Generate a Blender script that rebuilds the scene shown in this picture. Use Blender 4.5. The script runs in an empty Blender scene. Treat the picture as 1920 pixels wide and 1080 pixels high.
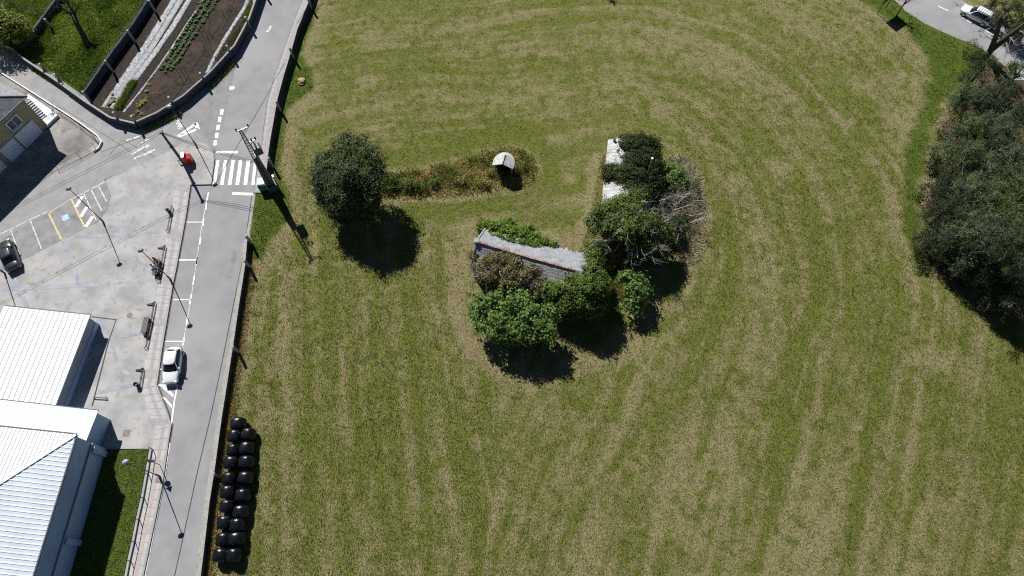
import bpy, bmesh, math, random
import numpy as np
from mathutils import Vector, Matrix
from mathutils.geometry import tessellate_polygon

# ------------------------------------------------------------------ camera, sky, sun
SC = bpy.context.scene
COL = SC.collection
CAM_H = 70.0                                   # drone height over the ground, metres
PITCH = math.atan(615.0 / 1280.0)              # tilt of the lens away from straight down
CP, SP = math.cos(PITCH), math.sin(PITCH)
cam_data = bpy.data.cameras.new("drone_camera")
cam = bpy.data.objects.new("drone_camera", cam_data)
COL.objects.link(cam)
cam.location = (0, 0, CAM_H)
cam.rotation_euler = (PITCH, 0, 0)
cam_data.sensor_width = 36.0
cam_data.lens = 36.0 * 1280.0 / 1920.0
cam_data.clip_start = 0.5
cam_data.clip_end = 3000.0
SC.camera = cam

SUN_EL = math.radians(43.7)
SHADOW_AZ = math.radians(-58.6)                # direction shadows fall on the ground
world = bpy.data.worlds.new("World")
SC.world = world
world.use_nodes = True
wn = world.node_tree
bg = wn.nodes["Background"]
sky = wn.nodes.new("ShaderNodeTexSky")
sky.sky_type = 'NISHITA'
sky.sun_disc = False
sky.sun_elevation = SUN_EL
sky.sun_rotation = math.radians(-31.4)
sky.altitude = 1500
sky.air_density = 0.55
sky.dust_density = 0.0
wn.links.new(sky.outputs[0], bg.inputs[0])
bg.inputs[1].default_value = 0.05
sun_data = bpy.data.lights.new("sun", 'SUN')
sun_data.energy = 5.0
sun_data.angle = math.radians(0.5)
sun_data.color = (1.0, 0.965, 0.92)
sun = bpy.data.objects.new("sun", sun_data)
COL.objects.link(sun)
SDIR = Vector((math.cos(SHADOW_AZ) * math.cos(SUN_EL), math.sin(SHADOW_AZ) * math.cos(SUN_EL), -math.sin(SUN_EL)))
sun.rotation_euler = SDIR.to_track_quat('-Z', 'Y').to_euler()
sun.location = (-40, 60, 90)
SC.view_settings.view_transform = 'Standard'
SC.view_settings.look = 'None'
SC.view_settings.exposure = 0.36
SC.view_settings.gamma = 1.0
SC.cycles.use_denoising = False
SC.cycles.filter_width = 1.15
SC.cycles.max_bounces = 5
SC.cycles.diffuse_bounces = 2
SC.cycles.glossy_bounces = 2
SC.cycles.transmission_bounces = 3
SC.cycles.transparent_max_bounces = 4

rng = np.random.default_rng(7)
random.seed(7)

# ------------------------------------------------------------------ helpers
def G(px, py, z=0.0):
    """Survey point: map position read off the aerial photo, at height z -> world."""
    u = px - 960.0; v = py - 540.0
    k = (CAM_H - z) / (1280.0 * CP + v * SP)
    return Vector((u * k, (1280.0 * SP - v * CP) * k, z))

def GL(pts, z=0.0):
    return [G(p[0], p[1], z) for p in pts]

def shadow_shift(h):
    return Vector((math.cos(SHADOW_AZ), math.sin(SHADOW_AZ), 0)) * (h / math.tan(SUN_EL))

MATS = {}
def mat(name, c1, c2=None, scale=3.0, rough=0.85, bump=0.0, bscale=None, metallic=0.0, spec=0.3, detail=6.0, lo=0.35, hi=0.65, coat=0.0, aniso=None, c3=None, scale3=0.4, f3=(0.5, 0.7)):
    m = bpy.data.materials.new(name); m.use_nodes = True
    nt = m.node_tree; b = nt.nodes["Principled BSDF"]
    b.inputs["Roughness"].default_value = rough
    b.inputs["Metallic"].default_value = metallic
    b.inputs["Specular IOR Level"].default_value = spec
    if coat:
        b.inputs["Coat Weight"].default_value = coat
        b.inputs["Coat Roughness"].default_value = 0.05
    tc = nt.nodes.new("ShaderNodeTexCoord")
    vec = tc.outputs["Object"]
    if aniso:
        mp = nt.nodes.new("ShaderNodeMapping"); mp.inputs["Scale"].default_value = aniso
        nt.links.new(vec, mp.inputs[0]); vec = mp.outputs[0]
    if c2 is None:
        b.inputs["Base Color"].default_value = (*c1, 1)
    else:
        n = nt.nodes.new("ShaderNodeTexNoise"); n.inputs["Scale"].default_value = scale; n.inputs["Detail"].default_value = detail
        nt.links.new(vec, n.inputs["Vector"])
        r = nt.nodes.new("ShaderNodeValToRGB")
        r.color_ramp.elements[0].position = lo; r.color_ramp.elements[0].color = (*c1, 1)
        r.color_ramp.elements[1].position = hi; r.color_ramp.elements[1].color = (*c2, 1)
        nt.links.new(n.outputs["Fac"], r.inputs[0])
        out = r.outputs[0]
        if c3 is not None:
            n3 = nt.nodes.new("ShaderNodeTexNoise"); n3.inputs["Scale"].default_value = scale3; n3.inputs["Detail"].default_value = 5
            nt.links.new(vec, n3.inputs["Vector"])
            mr = nt.nodes.new("ShaderNodeMapRange"); mr.inputs[1].default_value = f3[0]; mr.inputs[2].default_value = f3[1]
            nt.links.new(n3.outputs["Fac"], mr.inputs[0])
            mx = nt.nodes.new("ShaderNodeMixRGB"); mx.inputs[2].default_value = (*c3, 1)
            nt.links.new(mr.outputs[0], mx.inputs[0]); nt.links.new(out, mx.inputs[1]); out = mx.outputs[0]
        nt.links.new(out, b.inputs["Base Color"])
    if bump:
        n2 = nt.nodes.new("ShaderNodeTexNoise"); n2.inputs["Scale"].default_value = bscale or scale * 3; n2.inputs["Detail"].default_value = 4
        nt.links.new(vec, n2.inputs["Vector"])
        bp = nt.nodes.new("ShaderNodeBump"); bp.inputs["Strength"].default_value = bump; bp.inputs["Distance"].default_value = 0.1
        nt.links.new(n2.outputs["Fac"], bp.inputs["Height"])
        nt.links.new(bp.outputs[0], b.inputs["Normal"])
    MATS[name] = m
    return m

def leaf_mat(name, c1, c2, transl=0.25, rough=0.55, spec=0.3):
    """Foliage: colour runs from c1 to c2 by each leaf's own 'tint'."""
    m = bpy.data.materials.new(name); m.use_nodes = True
    nt = m.node_tree; b = nt.nodes["Principled BSDF"]; out = nt.nodes["Material Output"]
    b.inputs["Roughness"].default_value = rough; b.inputs["Specular IOR Level"].default_value = spec
    at = nt.nodes.new("ShaderNodeAttribute"); at.attribute_name = "tint"
    r = nt.nodes.new("ShaderNodeMixRGB"); r.inputs[1].default_value = (*c1, 1); r.inputs[2].default_value = (*c2, 1)
    nt.links.new(at.outputs["Fac"], r.inputs[0])
    nt.links.new(r.outputs[0], b.inputs["Base Color"])
    if transl > 0:
        t = nt.nodes.new("ShaderNodeBsdfTranslucent"); mx = nt.nodes.new("ShaderNodeMixShader"); mx.inputs[0].default_value = transl
        nt.links.new(r.outputs[0], t.inputs[0])
        nt.links.new(b.outputs[0], mx.inputs[1]); nt.links.new(t.outputs[0], mx.inputs[2]); nt.links.new(mx.outputs[0], out.inputs[0])
    MATS[name] = m
    return m

def link(o, parent=None):
    COL.objects.link(o)
    if parent is not None: o.parent = parent
    return o

def thing(name, label, cat, loc=(0, 0, 0), rz=0.0, group=None):
    o = bpy.data.objects.new(name, None); link(o)
    o.empty_display_size = 0.3
    o.location = loc; o.rotation_euler = (0, 0, rz)
    return tag(o, label, cat, group)

def tag(o, label, cat, group=None, kind=None):
    o["label"] = label; o["category"] = cat
    if group: o["group"] = group
    if kind: o["kind"] = kind
    return o

def struct(o, label=None):
    o["kind"] = "structure"
    if label: o["label"] = label
    return o

def copy_tree(o, parent=None):
    c = o.copy(); COL.objects.link(c)
    if parent is not None: c.parent = parent
    for ch in list(o.children): copy_tree(ch, c)
    return c

class MB:
    def __init__(s): s.v = []; s.f = []
    def add(s, vs, fs):
        n = len(s.v); s.v += [tuple(p) for p in vs]; s.f += [tuple(i + n for i in f) for f in fs]
        return s
    def box(s, c, size, rz=0.0, M=None):
        hx, hy, hz = size[0] / 2, size[1] / 2, size[2] / 2
        R = Matrix.Rotation(rz, 3, 'Z') if M is None else M
        vs = [Vector(c) + R @ Vector((x * hx, y * hy, z * hz)) for z in (-1, 1) for (x, y) in ((-1, -1), (1, -1), (1, 1), (-1, 1))]
        return s.add(vs, [(3, 2, 1, 0), (4, 5, 6, 7), (0, 1, 5, 4), (1, 2, 6, 5), (2, 3, 7, 6), (3, 0, 4, 7)])
    def beam(s, a, b, w, h):
        a = Vector(a); b = Vector(b); d = b - a; L = d.length
        if L < 1e-6: return s
        x = d / L
        up = Vector((0, 0, 1)) if abs(x.z) < 0.95 else Vector((0, 1, 0))
        y = up.cross(x).normalized(); z = x.cross(y)
        M = Matrix((x, y, z)).transposed()
        return s.box((a + b) / 2, (L, w, h), M=M)
    def prism(s, poly, z0, z1, cap_bottom=False):
        n = len(poly); P = [Vector((p[0], p[1], 0)) for p in poly]
        ar = sum(P[i].x * P[(i + 1) % n].y - P[(i + 1) % n].x * P[i].y for i in range(n))
        if ar < 0: P.reverse()
        vs = [(p.x, p.y, z0) for p in P] + [(p.x, p.y, z1) for p in P]
        fs = [(i, (i + 1) % n, n + (i + 1) % n, n + i) for i in range(n)]
        tris = tessellate_polygon([P])
        for t in tris:
            a, b, c = t
            if (P[b] - P[a]).cross(P[c] - P[a]).z < 0: b, c = c, b
            fs.append((n + a, n + b, n + c))
            if cap_bottom: fs.append((c, b, a))
        return s.add(vs, fs)
    def sheet(s, poly, z):
        n = len(poly); P = [Vector((p[0], p[1], 0)) for p in poly]
        fs = []
        for t in tessellate_polygon([P]):
            a, b, c = t
            if (P[b] - P[a]).cross(P[c] - P[a]).z < 0: b, c = c, b
            fs.append((a, b, c))
        return s.add([(p.x, p.y, z) for p in P], fs)
    def strip(s, pts, w, z):
        """flat ribbon of width w along ground points"""
        P = [Vector((p[0], p[1], 0)) for p in pts]; vs = []; fs = []
        for i, p in enumerate(P):
            d = (P[min(i + 1, len(P) - 1)] - P[max(i - 1, 0)]).normalized(); nrm = Vector((-d.y, d.x, 0))
            vs += [(*(p - nrm * w / 2).xy, z), (*(p + nrm * w / 2).xy, z)]
            if i: fs.append((2 * i - 2, 2 * i, 2 * i + 1, 2 * i - 1))
        return s.add(vs, fs)
    def wall(s, pts, w, z0, z1):
        """solid wall of thickness w following ground points (outer side to the right of travel)"""
        P = [Vector((p[0], p[1], 0)) for p in pts]; L = []; R = []
        for i, p in enumerate(P):
            d = (P[min(i + 1, len(P) - 1)] - P[max(i - 1, 0)]).normalized(); nrm = Vector((-d.y, d.x, 0))
            L.append(p + nrm * w / 2); R.append(p - nrm * w / 2)
        vs = []
        for i in range(len(P)):
            vs += [(L[i].x, L[i].y, z0), (R[i].x, R[i].y, z0), (R[i].x, R[i].y, z1), (L[i].x, L[i].y, z1)]
        fs = []
        for i in range(len(P) - 1):
            a = 4 * i; b = a + 4
            fs += [(a + 3, a + 2, b + 2, b + 3), (a + 1, b + 1, b + 2, a + 2), (b + 0, a + 0, a + 3, b + 3)]
        e = 4 * (len(P) - 1)
        fs += [(0, 1, 2, 3), (e + 3, e + 2, e + 1, e)]
        return s.add(vs, fs)
    def tube(s, pts, radii, n=6, caps=True):
        P = [Vector(p) for p in pts]
        if not hasattr(radii, '__len__'): radii = [radii] * len(P)
        vs = []; fs = []; ref = None
        for i, p in enumerate(P):
            d = (P[min(i + 1, len(P) - 1)] - P[max(i - 1, 0)])
            if d.length < 1e-9: d = Vector((0, 0, 1))
            d.normalize()
            if ref is None:
                ref = Vector((1, 0, 0)) if abs(d.x) < 0.8 else Vector((0, 1, 0))
            x = (ref - d * ref.dot(d)).normalized(); y = d.cross(x); ref = x
            for k in range(n):
                a = 2 * math.pi * k / n
                vs.append(p + (x * math.cos(a) + y * math.sin(a)) * radii[i])
        for i in range(len(P) - 1):
            for k in range(n):
                a = i * n + k; b = i * n + (k + 1) % n
                fs.append((a, b, b + n, a + n))
        if caps:
            fs.append(tuple(reversed(range(n)))); e = (len(P) - 1) * n; fs.append(tuple(range(e, e + n)))
        return s.add(vs, fs)
    def lathe(s, prof, c=(0, 0, 0), n=16):
        vs = []; fs = []
        for r, z in prof:
            for k in range(n):
                a = 2 * math.pi * k / n; vs.append((c[0] + r * math.cos(a), c[1] + r * math.sin(a), c[2] + z))
        for i in range(len(prof) - 1):
            for k in range(n):
                a = i * n + k; b = i * n + (k + 1) % n; fs.append((a, b, b + n, a + n))
        fs.append(tuple(reversed(range(n)))); e = (len(prof) - 1) * n; fs.append(tuple(range(e, e + n)))
        return s.add(vs, fs)
    def build(s, name, m, parent=None, smooth=False, bevel=0.0, loc=None, subsurf=0):
        me = bpy.data.meshes.new(name); me.from_pydata(s.v, [], s.f); me.validate(); me.update()
        if smooth: me.polygons.foreach_set("use_smooth", [True] * len(me.polygons))
        me.materials.append(m)
        o = bpy.data.objects.new(name, me); link(o, parent)
        if loc is not None: o.location = loc
        if subsurf:
            md = o.modifiers.new("round", 'SUBSURF'); md.levels = subsurf; md.render_levels = subsurf
        if bevel:
            md = o.modifiers.new("bevel", 'BEVEL'); md.width = bevel; md.segments = 2; md.limit_method = 'ANGLE'
        return o

# ---- numeric noise for surface data
def _h(ix, iy, seed):
    n = (ix.astype(np.int64) * 374761393 + iy.astype(np.int64) * 668265263 + seed * 982451653) & 0x7fffffff
    n = ((n ^ (n >> 13)) * 1274126177) & 0x7fffffff
    n = (n ^ (n >> 16)) & 0xffff
    return n / 65535.0
def vnoise(x, y, seed=0):
    x = np.asarray(x, float); y = np.asarray(y, float)
    ix = np.floor(x); iy = np.floor(y); fx = x - ix; fy = y - iy
    fx = fx * fx * (3 - 2 * fx); fy = fy * fy * (3 - 2 * fy)
    a = _h(ix, iy, seed); b = _h(ix + 1, iy, seed); c = _h(ix, iy + 1, seed); d = _h(ix + 1, iy + 1, seed)
    return (a * (1 - fx) + b * fx) * (1 - fy) + (c * (1 - fx) + d * fx) * fy
def fbm(x, y, seed=0, oct=3):
    s = 0; a = 0.5; t = 0
    for i in range(oct):
        s = s + a * vnoise(x * 2 ** i, y * 2 ** i, seed + i * 17); t += a; a *= 0.55
    return s / t
def poly_xy(pts, z=0.0):
    return np.array([[p.x, p.y] for p in GL(pts, z)])
def inside(x, y, poly):
    r = np.zeros(np.shape(x), bool); n = len(poly)
    for i in range(n):
        x0, y0 = poly[i]; x1, y1 = poly[(i + 1) % n]
        if y0 == y1: continue
        c = ((y0 > y) != (y1 > y)) & (x < (x1 - x0) * (y - y0) / (y1 - y0) + x0)
        r ^= c
    return r
def dist_line(x, y, pts, closed=False):
    d = np.full(np.shape(x), 1e9); n = len(pts)
    for i in range(n if closed else n - 1):
        x0, y0 = pts[i]; x1, y1 = pts[(i + 1) % n]
        dx, dy = x1 - x0, y1 - y0; L = dx * dx + dy * dy
        if L < 1e-9: continue
        t = np.clip(((x - x0) * dx + (y - y0) * dy) / L, 0, 1)
        d = np.minimum(d, np.hypot(x - x0 - t * dx, y - y0 - t * dy))
    return d
def sdist(x, y, poly):
    d = dist_line(x, y, poly, True)
    return np.where(inside(x, y, poly), -d, d)
def sstep(a, b, x):
    t = np.clip((x - a) / (b - a), 0, 1); return t * t * (3 - 2 * t)

def np_mesh(name, V, F, m, parent=None, tint=None, loc=None, smooth=False):
    """V (N,3), F (M,k) arrays -> one mesh object, fast"""
    me = bpy.data.meshes.new(name)
    nv, (nf, k) = len(V), F.shape
    me.vertices.add(nv); me.vertices.foreach_set("co", np.ascontiguousarray(V, dtype=np.float32).ravel())
    me.loops.add(nf * k); me.loops.foreach_set("vertex_index", np.ascontiguousarray(F, dtype=np.int32).ravel())
    me.polygons.add(nf)
    me.polygons.foreach_set("loop_start", np.arange(0, nf * k, k, dtype=np.int32))
    me.polygons.foreach_set("loop_total", np.full(nf, k, dtype=np.int32))
    if smooth: me.polygons.foreach_set("use_smooth", np.ones(nf, bool))
    me.update(calc_edges=True)
    if tint is not None:
        a = me.attributes.new("tint", 'FLOAT', 'POINT'); a.data.foreach_set("value", np.ascontiguousarray(tint, dtype=np.float32))
    me.materials.append(m)
    o = bpy.data.objects.new(name, me); link(o, parent)
    if loc is not None: o.location = loc
    return o

def leaf_quads(C, size, aspect, R, up=0.35, out=None):
    """C (N,3) leaf centres -> folded-free quads with random lie; out = outward directions"""
    N = len(C)
    nrm = R.normal(size=(N, 3)); nrm /= np.linalg.norm(nrm, axis=1)[:, None]
    if out is not None: nrm = nrm * 0.75 + out * 0.8
    nrm[:, 2] += up
    nrm /= np.linalg.norm(nrm, axis=1)[:, None] + 1e-9
    t = R.normal(size=(N, 3)); t -= (t * nrm).sum(1)[:, None] * nrm; t /= np.linalg.norm(t, axis=1)[:, None] + 1e-9
    b = np.cross(nrm, t)
    s = (size * R.uniform(0.65, 1.35, N))[:, None]
    w = s * aspect
    V = np.stack([C - t * s * 0.5, C + b * w * 0.5 - t * s * 0.05, C + t * s * 0.5, C - b * w * 0.5 - t * s * 0.05], 1).reshape(-1, 3)
    F = np.arange(N * 4).reshape(N, 4)
    return V, F

def crown_points(blobs, n_clump, per, cr, R, shell=0.72, lowcut=-0.75):
    """clump centres through the shells of ellipsoids; leaves gathered round each clump"""
    vol = np.array([(b[3] * b[4] + b[4] * b[5] + b[3] * b[5]) for b in blobs]); vol = vol / vol.sum()
    C = []; O = []; T = []
    for b, f in zip(blobs, vol):
        m = max(3, int(n_clump * f))
        d = R.normal(size=(m, 3)); d /= np.linalg.norm(d, axis=1)[:, None]
        d[:, 2] = np.where(d[:, 2] < lowcut, -d[:, 2], d[:, 2])
        rr = R.uniform(shell, 1.06, m) * (1 - 0.18 * R.uniform(0, 1, m) ** 3)
        lobe = vnoise(d[:, 0] * 2.2 + b[0] * 3 + 50, d[:, 1] * 2.2 + d[:, 2] * 2.6 + b[1] * 3 + 50, 5)
        rr = rr * (0.72 + 0.5 * lobe); rr = np.where(R.uniform(size=m) < 0.10, rr * R.uniform(1.08, 1.3, m), rr)
        inner = R.uniform(size=m) < 0.25
        rr = np.where(inner, R.uniform(0.25, shell, m), rr)
        c = np.array(b[:3]) + d * rr[:, None] * np.array(b[3:6])
        k = per
        off = R.normal(size=(m, k, 3)) * (cr * R.uniform(0.6, 1.3, (m, 1, 1))) * 0.55
        off[..., 2] *= 0.75
        P = c[:, None, :] + off
        o = d[:, None, :] * 0.7 + off / (np.linalg.norm(off, axis=2)[..., None] + 1e-6) * 0.6
        o = o / (np.linalg.norm(o, axis=2)[..., None] + 1e-9)
        tint = R.uniform(0, 1, (m, 1)) * 0.7 + R.uniform(0, 1, (m, k)) * 0.3
        C.append(P.reshape(-1, 3)); O.append(o.reshape(-1, 3)); T.append(tint.reshape(-1))
    return np.concatenate(C), np.concatenate(O), np.concatenate(T)

def foliage(name, blobs, m, parent=None, n_clump=200, per=30, cr=0.5, leaf=0.22, aspect=0.6, seed=1, zmin=0.05, up=0.35, shell=0.72, lowcut=-0.75, loc=None):
    R = np.random.default_rng(seed)
    C, O, T = crown_points(blobs, n_clump, per, cr, R, shell, lowcut)
    k = C[:, 2] > zmin; C, O, T = C[k], O[k], T[k]
    V, F = leaf_quads(C, leaf, aspect, R, up, O)
    return np_mesh(name, V, F, m, parent, np.repeat(T, 4), loc)

def twigs(mb, p, d, L, r, depth, R, spread=0.7, n=(2, 4), sides=4, droop=0.0):
    """recursive bare branching"""
    p = Vector(p); d = Vector(d).normalized()
    pts = [p]; seg = 4; q = p.copy(); dd = d.copy()
    for i in range(seg):
        dd = (dd + Vector(R.normal(size=3)) * 0.16 + Vector((0, 0, -droop))).normalized()
        q = q + dd * L / seg; pts.append(q.copy())
    mb.tube(pts, [r * (1 - 0.6 * i / seg) for i in range(seg + 1)], n=sides, caps=False)
    if depth <= 0: return
    for j in range(R.integers(n[0], n[1] + 1)):
        t = R.integers(1, seg + 1); b = pts[t]
        nd = (dd + Vector(R.normal(size=3)) * spread).normalized()
        twigs(mb, b, nd, L * R.uniform(0.5, 0.78), r * (1 - 0.6 * t / seg) * 0.75, depth - 1, R, spread, n, 3, droop)

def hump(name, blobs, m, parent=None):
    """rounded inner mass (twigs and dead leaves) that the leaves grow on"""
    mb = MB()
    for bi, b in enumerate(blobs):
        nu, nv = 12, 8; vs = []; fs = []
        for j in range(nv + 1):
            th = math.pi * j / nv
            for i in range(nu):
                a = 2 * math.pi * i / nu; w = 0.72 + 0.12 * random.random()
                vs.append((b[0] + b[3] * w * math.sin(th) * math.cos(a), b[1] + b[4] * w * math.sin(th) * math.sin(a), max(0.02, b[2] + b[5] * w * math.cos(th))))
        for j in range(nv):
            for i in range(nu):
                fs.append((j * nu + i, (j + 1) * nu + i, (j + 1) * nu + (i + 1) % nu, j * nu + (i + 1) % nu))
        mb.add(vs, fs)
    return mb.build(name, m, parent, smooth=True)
# ------------------------------------------------------------------ materials
mat("asphalt", (0.255, 0.255, 0.265), (0.30, 0.30, 0.308), scale=0.55, rough=0.9, bump=0.15, bscale=18, c3=(0.32, 0.32, 0.325), scale3=0.12, f3=(0.52, 0.66))
mat("asphalt_old", (0.23, 0.23, 0.235), (0.31, 0.307, 0.305), scale=0.9, rough=0.92, bump=0.15, bscale=18, c3=(0.14, 0.135, 0.13), scale3=0.5, f3=(0.60, 0.78))
mat("asphalt_side", (0.27, 0.27, 0.273), (0.33, 0.33, 0.328), scale=0.7, rough=0.92, bump=0.15, bscale=18)
mat("asphalt_patch", (0.235, 0.235, 0.242), (0.285, 0.284, 0.288), scale=0.8, rough=0.92, bump=0.15, bscale=18, c3=(0.20, 0.20, 0.205), scale3=0.6, f3=(0.55, 0.75))
mat("line_dark", (0.05, 0.05, 0.055), (0.10, 0.10, 0.10), scale=3, rough=0.8)
mat("concrete", (0.31, 0.307, 0.302), (0.43, 0.427, 0.418), scale=0.45, rough=0.9, bump=0.1, bscale=20, c3=(0.26, 0.255, 0.247), scale3=1.6, f3=(0.56, 0.74))
mat("concrete_yard", (0.17, 0.165, 0.155), (0.36, 0.35, 0.33), scale=0.28, rough=0.92, bump=0.1, bscale=14, c3=(0.16, 0.15, 0.14), scale3=0.9, f3=(0.52, 0.74))
mat("band", (0.275, 0.295, 0.335), (0.40, 0.415, 0.44), scale=1.2, rough=0.9)
mat("tile_grey", (0.40, 0.397, 0.392), (0.48, 0.475, 0.47), scale=2.2, rough=0.9, bump=0.1, bscale=12)
mat("tile_pink", (0.335, 0.312, 0.312), (0.395, 0.37, 0.37), scale=2.5, rough=0.9, bump=0.1, bscale=12)
mat("tile_red", (0.40, 0.345, 0.335), (0.46, 0.40, 0.39), scale=2.5, rough=0.9)
mat("kerb", (0.31, 0.305, 0.295), (0.39, 0.385, 0.37), scale=2, rough=0.9)
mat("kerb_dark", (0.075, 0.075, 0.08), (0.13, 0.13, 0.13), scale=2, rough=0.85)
mat("verge_concrete", (0.30, 0.28, 0.215), (0.40, 0.38, 0.31), scale=1.5, rough=0.95, c3=(0.25, 0.20, 0.12), scale3=0.8, f3=(0.58, 0.72))
mat("paint", (0.62, 0.62, 0.62), (0.85, 0.85, 0.85), scale=3, rough=0.7, lo=0.3, hi=0.5)
mat("paint_worn", (0.26, 0.26, 0.262), (0.75, 0.75, 0.75), scale=3.2, rough=0.75, lo=0.40, hi=0.56, detail=3)
mat("paint_thin", (0.38, 0.38, 0.385), (0.66, 0.66, 0.66), scale=2.2, rough=0.75, lo=0.36, hi=0.52)
mat("paint_yellow", (0.52, 0.43, 0.20), (0.68, 0.58, 0.33), scale=3, rough=0.75)
mat("paint_blue", (0.24, 0.46, 0.72), (0.36, 0.60, 0.82), scale=3, rough=0.7)
mat("soil", (0.022, 0.017, 0.014), (0.055, 0.041, 0.032), scale=1.8, rough=1, bump=0.9, bscale=5, c3=(0.080, 0.052, 0.038), scale3=0.35, f3=(0.5, 0.7))
mat("wet_soil", (0.018, 0.014, 0.012), (0.040, 0.031, 0.026), scale=2.5, rough=0.95, bump=0.9, bscale=6)
mat("plastic_white", (0.12, 0.13, 0.15), (0.36, 0.375, 0.40), scale=3.2, rough=0.5, bump=1.0, bscale=3.5, c3=(0.30, 0.30, 0.32), scale3=1.2, f3=(0.58, 0.72))
mat("plastic_grey", (0.11, 0.125, 0.145), (0.22, 0.24, 0.265), scale=1.5, rough=0.5, bump=0.7, bscale=3)
mat("wall_render", (0.24, 0.245, 0.25), (0.36, 0.36, 0.355), scale=1.2, rough=0.92, bump=0.2, bscale=10, c3=(0.19, 0.19, 0.185), scale3=0.6, f3=(0.55, 0.75))
mat("wall_shade", (0.040, 0.046, 0.058), (0.078, 0.084, 0.098), scale=1.1, rough=0.95, bump=0.2, bscale=10)  # blue-black shade of the off-sun faces put into the whole wall colour
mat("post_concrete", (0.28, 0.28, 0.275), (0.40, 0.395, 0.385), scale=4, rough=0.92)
mat("wire", (0.03, 0.03, 0.032), rough=0.6)
mat("galv", (0.20, 0.22, 0.23), (0.30, 0.32, 0.33), scale=3, rough=0.45, metallic=0.6)
mat("galv_dark", (0.07, 0.085, 0.10), (0.12, 0.14, 0.16), scale=3, rough=0.55, metallic=0.3)
mat("black_metal", (0.012, 0.012, 0.014), (0.03, 0.03, 0.03), scale=8, rough=0.5)
mat("lamp_grey", (0.10, 0.11, 0.115), (0.15, 0.16, 0.165), scale=4, rough=0.5, metallic=0.3)
mat("lamp_glass", (0.24, 0.33, 0.35), (0.32, 0.41, 0.43), scale=4, rough=0.25, spec=0.6)
mat("wood_pole", (0.07, 0.065, 0.06), (0.13, 0.12, 0.11), scale=3, rough=0.9, aniso=(6, 6, 0.6))
mat("wood_bench", (0.13, 0.12, 0.115), (0.20, 0.185, 0.175), scale=2, rough=0.8, aniso=(12, 1, 1))
mat("roof_white", (0.76, 0.78, 0.79), (0.86, 0.87, 0.87), c3=(0.70, 0.71, 0.70), scale3=0.7, f3=(0.55, 0.8), scale=0.5, rough=0.45, spec=0.4)
mat("roof_shade", (0.50, 0.56, 0.62), (0.58, 0.64, 0.70), scale=0.4, rough=0.4, spec=0.4)  # same white sheet; shade of the slope off the sun put into the colour
mat("hut_roof", (0.36, 0.37, 0.37), (0.52, 0.53, 0.52), scale=2.5, rough=0.9, bump=0.5, bscale=6)
mat("seam", (0.60, 0.62, 0.64), rough=0.6)
mat("clad_skylit", (0.24, 0.37, 0.55), (0.30, 0.43, 0.60), scale=0.5, rough=0.5)  # white cladding in shade; blue skylight put into the colour
mat("clad_pale", (0.33, 0.46, 0.62), (0.39, 0.52, 0.68), scale=0.5, rough=0.5)  # paler lower cladding, sky blue put into its colour too
mat("clad_grey", (0.27, 0.30, 0.34), (0.33, 0.36, 0.40), scale=0.7, rough=0.7)
mat("trim_white", (0.66, 0.71, 0.78), (0.76, 0.80, 0.85), scale=3, rough=0.6)
mat("yellow_render", (0.33, 0.29, 0.17), (0.40, 0.35, 0.21), scale=0.8, rough=0.9)
mat("slate", (0.068, 0.080, 0.100), (0.135, 0.152, 0.180), scale=1.6, rough=0.75, bump=0.4, bscale=6, c3=(0.24, 0.25, 0.255), scale3=0.8, f3=(0.55, 0.72))
mat("slate_light", (0.23, 0.243, 0.265), (0.33, 0.342, 0.36), scale=2.2, rough=0.8, bump=0.5, bscale=5, c3=(0.20, 0.205, 0.205), scale3=1.1, f3=(0.55, 0.7))
mat("slate_ruin", (0.19, 0.20, 0.215), (0.31, 0.32, 0.335), scale=1.8, rough=0.85, bump=0.6, bscale=6, c3=(0.36, 0.355, 0.335), scale3=0.9, f3=(0.52, 0.70))
mat("brick_ridge", (0.27, 0.15, 0.12), (0.42, 0.31, 0.26), scale=1.4, rough=0.9, bump=0.3, bscale=6)
mat("stone", (0.16, 0.15, 0.135), (0.34, 0.325, 0.295), scale=1.6, rough=0.95, bump=0.6, bscale=4)
mat("limewash", (0.38, 0.385, 0.385), (0.54, 0.545, 0.545), scale=1.6, rough=0.9, bump=0.5, bscale=3, c3=(0.26, 0.26, 0.25), scale3=1.3, f3=(0.55, 0.68))
mat("dark_inside", (0.012, 0.012, 0.012), rough=1)
mat("glass_dark", (0.012, 0.016, 0.02), rough=0.06, spec=0.8)
mat("glass_window", (0.05, 0.07, 0.09), rough=0.1, spec=0.7)
mat("white_paint_car", (0.78, 0.79, 0.81), rough=0.25, coat=0.8, spec=0.5)
mat("silver_paint_car", (0.68, 0.70, 0.72), rough=0.28, coat=0.8, spec=0.5)
mat("dark_paint_car", (0.030, 0.032, 0.038), rough=0.22, coat=1.0, spec=0.6)
mat("tyre", (0.015, 0.015, 0.016), rough=0.85)
mat("rim", (0.35, 0.36, 0.37), rough=0.35, metallic=0.8)
mat("headlight", (0.7, 0.72, 0.74), rough=0.1, spec=0.8)
mat("taillight", (0.32, 0.01, 0.01), rough=0.2, spec=0.6)
mat("film_black", (0.004, 0.0045, 0.0065), (0.008, 0.009, 0.012), scale=3, rough=0.25, bump=0.5, bscale=4, spec=0.45, aniso=(0.5, 2.0, 2.0))
mat("red_paint", (0.50, 0.02, 0.02), (0.58, 0.04, 0.035), scale=4, rough=0.35, spec=0.5)
mat("green_bin", (0.05, 0.17, 0.11), (0.08, 0.22, 0.15), scale=4, rough=0.5)
mat("mint_lid", (0.50, 0.66, 0.58), (0.66, 0.78, 0.71), scale=3, rough=0.5)
mat("sand_rock", (0.33, 0.22, 0.12), (0.46, 0.33, 0.20), scale=2, rough=0.95, bump=0.6, bscale=5)
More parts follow.
